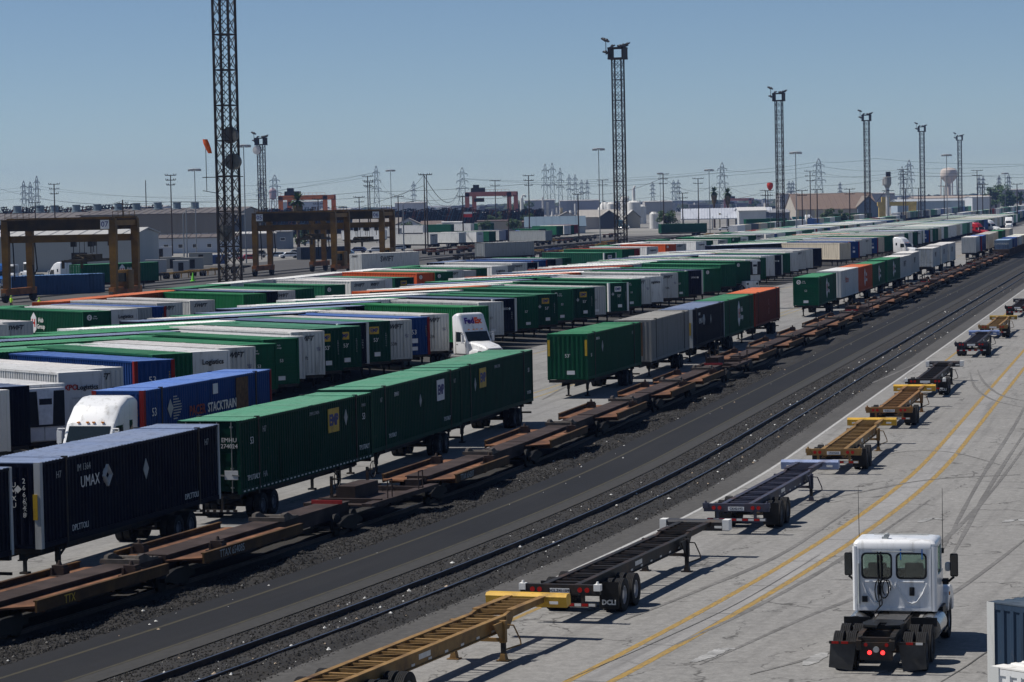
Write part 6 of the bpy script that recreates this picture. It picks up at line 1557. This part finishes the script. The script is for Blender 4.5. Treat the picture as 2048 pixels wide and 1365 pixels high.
PL = [(341, 350, 760, 'cross3', 'tall pole with three cross arms over the warehouse roof'), (108, 368, 900, 'cross3', 'pole with three short arms at the left skyline'), (389, 338, 720, 'mast', 'slim lamp mast left of the tallest lattice tower'),
      (848, 349, 774, 'cross1', 'dark pole of a close pair, left one'), (852.8, 349, 780, 'cross1', 'dark pole of a close pair, right one'), (735, 352, 1000, 'cross3', 'pole with three arms beside the slim pylon'), (739, 364, 1060, 'cross', 'shorter pole behind the one with three arms'),
      (781, 340, 980, 'mast', 'grey lamp mast between slim pylon and twin poles'), (806, 410, 700, 'lamp', 'street lamp on dark pole beside crane 06'), (1057, 351, 1000, 'cross3', 'pole with three arms right of the red crane'), (990, 361, 1250, 'cross', 'pole seen through the faded red crane'),
      (1197, 297, 760, 'mast', 'tall grey lamp mast left of the big headed lattice tower'), (1205, 360, 1300, 'cross', 'pole right behind the tall lamp mast'), (1156, 388, 900, 'cross1', 'dark pole before the tan roofed shed'), (1326, 348, 1080, 'cross3', 'pole with three arms near the stack tank'), (1320, 346, 1500, 'mast', 'thin pale mast behind the pole near the stack tank'),
      (1365, 386, 1080, 'cross', 'low pole left of the canopy'), (1396, 357, 1120, 'cross', 'pole rising behind the canopy roof, left of the palms'), (1418, 339, 980, 'mast', 'grey lamp mast left of the two palms'), (1591, 304, 760, 'mast', 'tall grey lamp mast right of the red wind sock tower'), (1620, 342, 1180, 'cross3', 'tall pole with three arms behind the rusty warehouse'),
      (1604, 381, 1000, 'cross', 'short pole standing before the grey silos'), (1634, 379, 1000, 'cross1', 'short pole before the rusty roof, middle'), (1699, 378, 1050, 'cross', 'short pole before the rusty roof, right'), (1531, 381, 1150, 'cross', 'pole of the pair left of the second lattice tower'), (1535.5, 381, 1170, 'cross', 'twin of the pole left of the second lattice tower'),
      (1806, 339, 1300, 'cross3', 'tall pole with arms between the third and fourth lattice towers'), (1811, 377, 1250, 'cross1', 'short pole beside the tall one near the yellow gantry'), (1837, 376, 1250, 'cross1', 'short pole just left of the fourth lattice tower'), (1893, 309, 900, 'mast', 'grey lamp mast in front of the water tower'), (1888, 372, 1300, 'cross1', 'short pole in front of the water tower legs'),
      (1954, 341, 1250, 'cross', 'slim pole right of the fifth lattice tower'), (1965, 369, 1150, 'cross1', 'dark pole before the white block'), (1980, 379, 1200, 'cross', 'pole with two arms left of the right hand trees'), (2010, 346, 1300, 'mast', 'thin mast among the right hand trees'), (2034, 368, 1150, 'cross1', 'pole beside the rightmost palm'),
      (245, 406, 1000, 'cross', 'low pole end showing over the warehouse roof right'), (70, 405, 1000, 'cross', 'low pole end showing over the warehouse roof left'), (245, 400, 640, None, 'dark pole standing before the tan warehouse wall'), (291, 361, 1100, None, 'thin radio mast over the warehouse roof'), (372, 420, 700, 'lamp', 'dark pole with lamp arms before the low office strip'), (366, 428, 705, 'lamp', 'grey lamp post beside the dark pole before the low office'),
      (636, 398, 1000, 'cross', 'dark pole under the orange crane beam'), (718, 394, 1000, 'cross', 'dark pole right of the orange crane'), (796, 393, 1000, 'cross1', 'dark pole left of the twin poles'), (925, 392, 900, 'cross1', 'dark pole left of the faded red crane'), (1016, 392, 850, 'cross1', 'dark pole in front of the faded red crane leg'), (487, 290, 640, 'mast', 'slim lamp mast just right of the tallest lattice tower')]
for px, ty, d, k, lb in PL: pole(lb, px, ty, d, k, .12 if k == 'mast' else .16 if d < 900 else .2)
def pylon(label, px, topy, dist, wpx, arms=3, twin=False):
    x, y, z = up_to(px, topy, dist); w_ = wpx * dist / F / 2
    def mk():
        b = MB(); k = .16 * dist / 1500
        lv = [0, .22, .42, .58, .72, .84, .93, 1.0]
        ww = [w_ * (1 - .72 * t ** .8) for t in lv]; ww[-1] = w_ * .06
        for i in range(7):
            for sx, sy in ((-1, -1), (1, -1), (1, 1), (-1, 1)): b.bar((sx * ww[i], sy * ww[i], z * lv[i]), (sx * ww[i + 1], sy * ww[i + 1], z * lv[i + 1]), k)
            for e in (-1, 1):
                b.bar((-ww[i], e * ww[i], z * lv[i]), (ww[i + 1], e * ww[i + 1], z * lv[i + 1]), k * .7); b.bar((ww[i], e * ww[i], z * lv[i]), (-ww[i + 1], e * ww[i + 1], z * lv[i + 1]), k * .7)
            b.bar((-ww[i], -ww[i], z * lv[i]), (ww[i], -ww[i], z * lv[i]), k * .6)
        return b.mesh('lattice', PYL)
    r = thing('power_pylon', label, 'pylon', (x, y, 0), 0, 'power pylons on the skyline')
    obj('lattice', mk(), r)
    for i in range(arms):
        zz = z * (.62 + .13 * i); aw = w_ * (1.15 - .12 * i)
        obj('cross_arm', MB().bar((-aw, 0, zz), (0, 0, zz + z * .035), .2 * dist / 1500).bar((aw, 0, zz), (0, 0, zz + z * .035), .2 * dist / 1500).bar((-aw, 0, zz), (aw, 0, zz), .2 * dist / 1500).bar((-aw, 0, zz), (-aw, 0, zz - z * .04), .22 * dist / 1500).bar((aw, 0, zz), (aw, 0, zz - z * .04), .22 * dist / 1500).mesh('cross_arm', PYL), r)
    return r
for i, (px, ty, d, wp) in enumerate(((47, 362, 1900, 14), (60, 364, 1950, 14), (73, 352, 1900, 13), (523, 358, 2300, 20), (549, 350, 2300, 22), (752, 332, 1700, 16), (827, 363, 2400, 10), (924, 335, 1800, 22), (1090, 328, 1750, 14), (1104, 326, 1800, 15), (1120, 336, 1900, 13), (1138, 349, 2500, 11), (1150, 349, 2500, 11), (1163, 360, 2700, 10), (1174, 360, 2700, 10), (1305, 364, 2600, 10), (1347, 360, 2600, 11), (1356, 360, 2600, 11), (1444, 325, 1750, 20), (1578, 362, 2500, 11), (1585, 362, 2500, 11), (1637, 317, 1700, 24), (1680, 364, 2600, 9), (1804, 333, 2000, 14), (1818, 320, 1900, 18), (1958, 352, 2300, 9), (1966, 352, 2300, 9), (1998, 351, 2400, 10), (2017, 349, 2400, 12))):
    pylon('grey lattice power pylon on the skyline, %s from left' % ordinal(i + 1), px, ty, d, wp)
WIRE = P('wire_dark', (.03, .032, .036), .6)
def wire(label, pts, sag=.25, r_=.06):
    b = MB()
    for (p, q) in zip(pts, pts[1:]):
        p, q = Vector(ray(*p)), Vector(ray(*q)); n = 14; c = []
        for i in range(n + 1):
            t = i / n; v = p.lerp(q, t); v.z -= sag * 4 * t * (1 - t) * (q - p).length * .03; c.append(v)
        b.tube(c, r_, 4)
    thing('power_line', label, 'power line', (0, 0, 0), 0, 'power lines across the sky', b.mesh('power_line', WIRE))
W_ = [[(-60, 384, 1900), (73, 372, 1900), (451, 398, 1700), (752, 345, 1700)], [(-60, 392, 1900), (73, 378, 1900), (451, 392, 1700), (752, 352, 1700)], [(-60, 404, 1900), (60, 396, 1900), (400, 408, 1700), (848, 372, 774)], [(-60, 356, 1500), (341, 404, 1000), (735, 384, 1000), (1057, 368, 1000), (1326, 366, 1080)],
      [(752, 340, 1700), (848, 350, 774)], [(451, 372, 1500), (752, 345, 1700)], [(848, 351, 774), (924, 357, 1800), (1104, 362, 1800), (1444, 341, 1750)], [(848, 352, 774), (924, 358, 1800), (1104, 366, 1800), (1444, 345, 1750)], [(848, 374, 774), (924, 356, 1800)], [(848, 392, 774), (924, 376, 1800)], [(735, 374, 1000), (1104, 388, 1800), (1320, 392, 1500), (1530, 384, 1150), (1700, 384, 1050), (2100, 380, 1200)],
      [(1104, 360, 1800), (1326, 356, 1080), (1444, 352, 1750), (1637, 332, 1700), (1818, 338, 1900), (2100, 328, 1900)], [(1104, 370, 1800), (1444, 346, 1750), (1637, 324, 1700), (1750, 317, 1800), (1900, 327, 1800), (2100, 327, 1800)], [(1444, 341, 1750), (1637, 346, 1700), (1818, 352, 1900), (2100, 346, 1900)], [(1444, 366, 1750), (1620, 372, 1180), (1806, 350, 1300), (1954, 352, 1250), (2100, 356, 1250)], [(1396, 378, 1120), (1620, 352, 1180), (1806, 343, 1300), (1954, 346, 1250)], [(-60, 415, 1500), (245, 402, 1000), (636, 400, 1000), (718, 396, 1000), (796, 396, 1000), (925, 394, 900), (1016, 395, 850)]]
for i, pts in enumerate(W_): wire('thin sagging power line across the skyline, %s bundle' % ordinal(i + 1), pts, .35, .055 if i not in (7, 11, 12) else .07)
# red wind sock on a pole
x, y, z = ray(1540, 374, 840)
r = thing('windsock', 'red wind sock on a thin pole left of the second lattice tower', 'windsock', (x, y, 0), 0)
obj('sock', MB().lathe([(.25, z - 1.0), (.75, z - .4), (.95, z + .4), (.8, z + 1.1), (.3, z + 1.2)], 10, 'z').mesh('sock', P('sock_red', (.42, .04, .03), .7)), r); obj('shaft', MB().cyl((0, 0, 0), (0, 0, z - .9), .05, n=5).mesh('shaft', GALV), r)
# ------------------------------------------------------------------ trees
LEAF = [P('leaf_dark', (.022, .045, .014), .7, 0, .4, .6), P('leaf_mid', (.04, .08, .022), .7, 0, .4, .6), P('leaf_light', (.07, .125, .035), .7, 0, .4, .6)]
BARK = P('bark', (.07, .05, .04), .9, 0, .3, 1)
def crown_mesh(rx, rz, n, seed, leaf=.5):
    r = random.Random(seed); b = MB()
    cl = [(r.gauss(0, .42) * rx, r.gauss(0, .42) * rx, r.gauss(0, .38) * rz, r.uniform(.28, .5) * rx) for _ in range(16)]
    for i in range(n):
        c = r.choice(cl); b.m = r.choices([0, 1, 2], [5, 4, 2])[0]
        d = Vector((r.gauss(0, 1), r.gauss(0, 1), r.gauss(0, 1))).normalized() * c[3] * r.uniform(.5, 1.0)
        p = Vector((c[0] + d.x, c[1] + d.y, c[2] + d.z * .8))
        u = Vector((r.gauss(0, 1), r.gauss(0, 1), r.gauss(0, .6))).normalized() * leaf * r.uniform(.5, 1.1); v = u.orthogonal().normalized() * leaf * r.uniform(.3, .6)
        b.quad(p - u, p + v, p + u, p - v)
    return b.mesh('crown', *LEAF, fix=False)
def tree(label, px, basey, wpx, hpx, seed, dist=None):
    if dist: x, y, _ = ray(px, basey, dist)
    else: x, y = gp(px, basey)
    k = y / F; W, H = wpx * k, hpx * k
    r = thing('tree', label, 'tree', (x, y, 0), 0)
    b = MB().cyl((0, 0, 0), (.1, 0, H * .5), .03 * H + .1, .02 * H + .06, 8)
    for i in range(4): a = i * 1.6; b.cyl((.08, 0, H * .35), (math.cos(a) * W * .25, math.sin(a) * W * .25, H * .65), .02 * H, .008 * H, 6)
    obj('trunk', b.mesh('trunk', BARK), r)
    obj('crown', crown_mesh(W / 2, H * .42, 1500, seed, max(.35, W * .055)), r, (0, 0, H * .6))
for i, (px, by, wp, hp_, d, lb) in enumerate(((1028, 452, 26, 30, 1120, 'round green tree left of the pair behind the blue roof'), (1062, 450, 30, 32, 1130, 'round green tree right of the pair behind the blue roof'), (1333, 462, 40, 42, 1090, 'dark feathery tree left of the canopy'), (1658, 440, 34, 32, 1130, 'green tree before the rusty roof, left and larger'), (1688, 440, 22, 24, 1130, 'green tree before the rusty roof, right and smaller'),
        (1042, 415, 30, 30, 1900, 'dark round tree behind the faded red crane'), (1992, 418, 30, 40, 1900, 'dark tree clump at the left of the right hand trees'), (2008, 420, 34, 32, 1850, 'green tree in the middle of the right hand trees'), (1975, 422, 22, 20, 1800, 'low bright tree beside the white block'), (2026, 421, 20, 26, 1880, 'green tree next to the rightmost palm'), (1503, 402, 22, 16, 2600, 'distant dark tree left of the red wind sock'), (812, 450, 30, 24, 1150, 'tree behind the crane marked 06'), (970, 452, 24, 22, 1130, 'dark shrubby tree under the red sign'), (520, 470, 30, 50, 930, 'tree behind the left leg of crane 05'), (610, 475, 44, 30, 900, 'tree seen through crane 05'), (990, 435, 26, 34, 1240, 'dusky tree below the faded red crane beam'))):
    kk = 1.4 if px > 1970 or px == 1042 else 1.1
    tree(lb, px, by, wp * kk, hp_ * kk, 50 + i, d)
def palm(label, px, topy, dist, spread, skirt=True):
    x, y, z = ray(px, topy, dist)
    r = thing('palm_tree', label, 'palm', (x, y, 0), 0)
    obj('trunk', MB().cyl((0, 0, 0), (0, 0, z), .45, .32, 9).mesh('trunk', BARK), r)
    if skirt: obj('skirt', MB().lathe([(.3, z - 5.5), (.8, z - 4.5), (1.3, z - 1.6), (.9, z - .4)], 10, 'z').mesh('skirt', P('dead_frond', (.12, .09, .05), .9, 0, .4, 1)), r)
    def fr():
        b = MB()
        for i in range(34):
            a = i * 2.4; el = rad(75 - 115 * (i / 33)); b.m = i % 3
            d = Vector((math.cos(a) * math.cos(el), math.sin(a) * math.cos(el), math.sin(el))); sd = Vector((-math.sin(a), math.cos(a), 0)); p = Vector((0, 0, z))
            for k in range(4):
                q = p + d * spread / 4; w_ = spread * (.13, .16, .12, .03)[k]; w0 = spread * (.04, .13, .16, .12)[k]
                b.quad(p - sd * w0, p + sd * w0, q + sd * w_, q - sd * w_); p = q; d = (d + Vector((0, 0, -.22))).normalized()
        return b.mesh('fronds', *LEAF, fix=False)
    obj('fronds', fr(), r)
palm('bushy fan palm in front of the bright orange crane', 595, 401, 700, 2.4); palm('tall fan palm behind the canopy, left of two', 1428, 384, 1180, 2.6); palm('tall fan palm behind the canopy, right of two', 1455, 386, 1180, 2.6); palm('dark fan palm at the right edge', 2041, 394, 1750, 4.2)
# ------------------------------------------------------------------ parked cars and yard clutter
def car(label, px, py, col, van=False, rz=0.0):
    x, y = gp(px, py)
    r = thing('parked_car', label, 'car', (x, y, 0), rz, 'cars parked near the office strip')
    hh = 1.9 if van else 1.5
    b = lambda: bev(MB().prism([(-2.3, .35), (-2.35, .8), (-1.5, .95), (-.8, hh), (1.5, hh), (2.2, 1.0), (2.3, .4)], -.9, .9, 'y').mesh('body', CAB), .07)
    obj('body', shape(('car', van), b), r, col=col)
    obj('side_glass', shape(('carg', van), lambda: MB().prism([(-1.3, .97), (-.75, hh - .1), (1.4, hh - .1), (1.85, 1.0)], -.91, .91, 'y').mesh('side_glass', GLASS)), r)
    obj('windshield', shape(('carw', van), lambda: MB().prism([(-1.5, .98), (-.83, hh - .05), (-.8, hh - .07), (-1.46, .95)], -.78, .78, 'y').mesh('windshield', GLASS)), r)
    for sx in (-1.4, 1.4):
        for sy in (-1, 1): obj('wheel', shape('carwh', lambda: MB().lathe([(0, -.1), (.3, -.1), (.34, 0), (.3, .1), (0, .1)], 12, 'y').mesh('wheel', TYRE, smooth=True)), r, (sx, sy * .82, .34))
WC = (.75, .76, .77)
CARS = [(428, 522, WC, 'white car parked first in line left of the tallest tower'), (447, 521, WC, 'white car parked second in line left of the tallest tower'), (466, 519, (.3, .31, .33), 'grey car behind the tallest tower legs'), (497, 522, (.35, .03, .025), 'red pickup beside the crane marked 05'), (516, 516, (.5, .46, .4), 'tan van behind the left leg of crane 05'), (553, 517, (.35, .42, .5), 'pale blue car left of the small white booth'), (578, 517, WC, 'white car between the crane legs'), (592, 512, (.05, .06, .08), 'dark pickup behind the white car between the crane legs'), (618, 490, WC, 'white pickup high between the crane legs'), (657, 486, WC, 'white box van seen through the cranes'),
        (672, 512, WC, 'white car right of the middle crane leg'), (690, 513, (.3, .4, .5), 'blue grey car right of the middle crane leg'), (716, 506, (.04, .05, .12), 'dark blue car near crane 06 container'), (752, 506, WC, 'white car by the right leg of crane 06'), (795, 502, (.5, .52, .55), 'silver car right of crane 06'), (1448, 462, WC, 'white car under the canopy edge'), (1500, 457, (.45, .45, .46), 'grey car beside the canopy posts')]
for i, (px, py, c, lb) in enumerate(CARS): car(lb, px, py, c, 'van' in lb, rnd.uniform(-.4, .4))
# mid-yard trailers
def spot(sty, px, py, hd_, lb, rear=False, lod=2, txt=None):
    x, y = gp(px, py)
    r = trailer(sty, lb, x, y, rad(hd_), lod, rear, 'trailers in the middle distance')
    if txt: text(txt, 1.1, DARKTXT, r, (CW + .012, 7, 2.9), face='right', shear=.2)
    return r
q = spot('hub', 151, 583, 42, 'green container trailer with white logo parked under the crane marked 07', True); hub_side(q, 8.5, 2.9)
q = spot('swift', 712, 556, 36, 'white container trailer with dark name under the crane marked 06'); text('SWIFT', 1.3, DARKTXT, q, (CW + .012, 7, 3.0), face='right', bold=.02)
spot('gy', 960, 526, 40, 'grey ribbed container trailer alone among empty chassis rows', True)
for i, (px, py, sty, hd_) in enumerate(((868, 497, 'swift', -40), (925, 494, 'w2', -40), (960, 493, 'logi', -40), (985, 491, 'g', -40), (1005, 489, 'w2', -40), (1025, 487, 'nv', -40), (1085, 484, 'g', -30), (1098, 490, 'gy', -40), (1120, 477, 'g', -30), (1135, 476, 'w', -30), (1142, 475, 'g', -30), (1150, 474, 'rd', -30), (905, 470, 'g', -60), (945, 468, 'w', -60), (985, 467, 'g', -60), (1020, 465, 'w', -60), (850, 472, 'w', -60), (800, 480, 'logi', -60), (770, 486, 'w', -60))):
    spot(sty, px, py, hd_, '%s, %s of the middle distance group' % (STY[sty][3], ordinal(i + 1)), lod=3 if py < 480 else 2)
for px, py, sty, hd_, lb in ((1320, 474, 'g', 70, 'short dark green trailer standing alone near the feathery tree'), (1490, 461, 'g', 75, 'green trailer beneath the canopy front'), (1650, 447, 'g', 75, 'green trailer behind the posts near the rusty warehouse, left'), (1675, 446, 'g', 75, 'green trailer behind the posts near the rusty warehouse, right')): spot(sty, px, py, hd_, lb, lod=3)
for px, py, cc, hd_, lb in ((20, 592, (.035, .075, .16), 62, 'dull blue container on the ground under the crane marked 07, left of two'), (50, 590, (.05, .10, .18), 62, 'dull blue container on the ground under the crane marked 07, right of two'), (598, 520, (.05, .06, .08), 60, 'dark container standing between the crane legs')):
    x, y = gp(px, py); q = thing('shipping_container', lb, 'container', (x, y, -1.2), -rad(hd_))
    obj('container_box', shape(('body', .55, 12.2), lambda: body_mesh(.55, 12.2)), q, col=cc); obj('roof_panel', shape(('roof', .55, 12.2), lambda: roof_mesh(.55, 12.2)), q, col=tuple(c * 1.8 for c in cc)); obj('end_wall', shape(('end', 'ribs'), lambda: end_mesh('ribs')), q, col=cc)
def far_chassis(col):
    def f():
        b = MB()
        for s in (-1, 1): b.box(s * .5 - .08, s * .5 + .08, 0, 12.4, .8, 1.15)
        for i in range(8): b.box(-.5, .5, .5 + i * 1.55, .65 + i * 1.55, .9, 1.1)
        b.box(-1.22, 1.22, -.1, .15, .9, 1.2); b.box(-1.22, 1.22, 12.2, 12.5, .9, 1.25)
        for s in (-1, 1): b.box(s * .7 - .08, s * .7 + .08, 9.4, 9.6, 0, 1.0)
        return b.mesh('chassis_frame', P('mid_chassis_%s' % col[0], col[1], .7, 0, .3, 1))
    return shape(('farch', col[0]), f)
FC = [('dark', (.035, .033, .032)), ('yellow', (.34, .20, .05)), ('blue', (.05, .08, .2)), ('rust', (.16, .06, .035))]
k_ = 0
for s0, s1, t, st in ((640, 760, -113, 19), (600, 790, -121, 19), (640, 830, -128, 20), (700, 900, -150, 19), (720, 1000, -158, 20), (500, 560, -151, 17), (800, 1000, -118, 20)):
    s = s0
    while s < s1:
        x, y, _ = S(s, t + rnd.uniform(-1, 1)); c = FC[rnd.choices([0, 1, 2, 3], [6, 2, 1, 1])[0]]
        k_ += 1
        r = thing('container_chassis', 'empty %s chassis of the mid yard rows, %s counted from the cranes' % (c[0], ordinal(k_)), 'trailer chassis', (x, y, 0), -(head(s) + rnd.uniform(-.03, .03)), 'empty chassis rows in the mid yard')
        obj('chassis_frame', far_chassis(c), r)
        for yy in (1.6, 2.85):
            for sg in (-1, 1): obj('wheel', shape('dual', dual_mesh), r, (sg * 1.1, yy, .5), rot=(0, 0, 0 if sg > 0 else math.pi))
        s += st
for i, (px, py, w_, h_, c) in enumerate(((312, 548, 4, 2.6, (.4, .4, .4)), (345, 540, 5, 2.5, (.35, .33, .29)), (362, 545, 3, 2.2, (.48, .48, .47)), (385, 540, 4.5, 2.4, (.33, .33, .31)), (322, 527, 5, 3.6, (.44, .47, .52)), (402, 533, 5, 2.8, (.36, .36, .33)), (436, 530, 3.4, 2.0, (.03, .07, .2)))):
    x, y = gp(px, py)
    r = thing('equipment_box', 'boxy %s yard cabinet before the office strip, %s from left' % ('blue' if i == 6 else 'pale', ordinal(sorted([312, 345, 362, 385, 322, 402, 436]).index(px) + 1)), 'cabinet', (x, y, 0), .1, 'yard cabinets')
    m_ = wall_mat('cab_%.2f_%.2f_%.2f' % c, c)
    obj('body', MB().box(-w_ / 2, w_ / 2, 0, 2, .15, h_).box(-w_ / 2 - .05, w_ / 2 + .05, -.05, 2.05, h_, h_ + .1).mesh('body', m_), r); obj('door', MB().box(-.5, .5, -.06, -.01, .3, h_ - .3).mesh('door', STEEL), r)
x, y = gp(386, 563)
thing('traffic_cone', 'bright green marker cone on the crane apron', 'cone', (x, y, 0), 0, None, MB().lathe([(.5, 0), (.5, .1), (.32, .12), (.06, 1.5), (0, 1.5)], 12, 'z').mesh('traffic_cone', P('cone_green', (.2, .65, .05), .5)))
# pale posts in a row along the far road
for i in range(15):
    px = 1440 + i * 17.4; x, y = gp(px, 459 - i * .9)
    thing('yard_post', 'pale yellow post, %s from left in the far post row' % ordinal(i + 1), 'post', (x, y, 0), 0, 'pale yellow posts in a row', shape('ypost', lambda: MB().box(-.22, .22, -.22, .22, 0, 6).box(-.4, .4, -.3, .3, 5.9, 6.3).mesh('yard_post', P('post_yellow', (.48, .42, .26), .6))))
x, y = gp(1600, 447); thing('skip_bin', 'teal skip bin beside the white truck tractor', 'bin', (x, y, 0), 0, None, MB().prism([(-3, 0), (3, 0), (3.4, 3), (-3.4, 3)], 0, 2.5, 'y').mesh('skip_bin', P('bin_teal', (.02, .17, .17), .6)))
# low skyline of far trees and roofs
def skyline():
    b = MB()
    for i in range(900):
        px = rnd.uniform(-150, 2200); d = rnd.uniform(2600, 5200); x, y, z = ray(px, 400, d)
        hh = rnd.uniform(4, 11); w_ = rnd.uniform(8, 40); b.m = rnd.choices([0, 1, 2, 3], [4, 2, 2, 1])[0]
        if b.m == 0: b.lathe([(w_ * .2, 0), (w_ * .3, hh * .5), (w_ * .2, hh * .9), (0, hh)], 7, 'z', (x, y, 0))
        else: b.box(x - w_ / 2, x + w_ / 2, y, y + w_, 0, hh * .8)
    obj('far_skyline', b.mesh('far_skyline', P('far_trees', (.035, .05, .03), .8), P('far_walls', (.35, .34, .32), .8), P('far_dark_walls', (.16, .16, .17), .8), P('far_roofs', (.5, .5, .5), .8)), kind='stuff')
skyline()
# ------------------------------------------------------------------ the air
def haze():
    m, t, n, b = nodes('haze')
    n.remove(b)
    v = n.new('ShaderNodeVolumePrincipled')
    v.inputs['Color'].default_value = (.28, .45, .90, 1); v.inputs['Density'].default_value = .00007; v.inputs['Anisotropy'].default_value = .2
    t.links.new(v.outputs[0], n['Material Output'].inputs['Volume'])
    obj('haze', MB().box(-2600, 2600, -60, 5600, -1.2, 96).mesh('haze', m), kind='stuff')
haze()
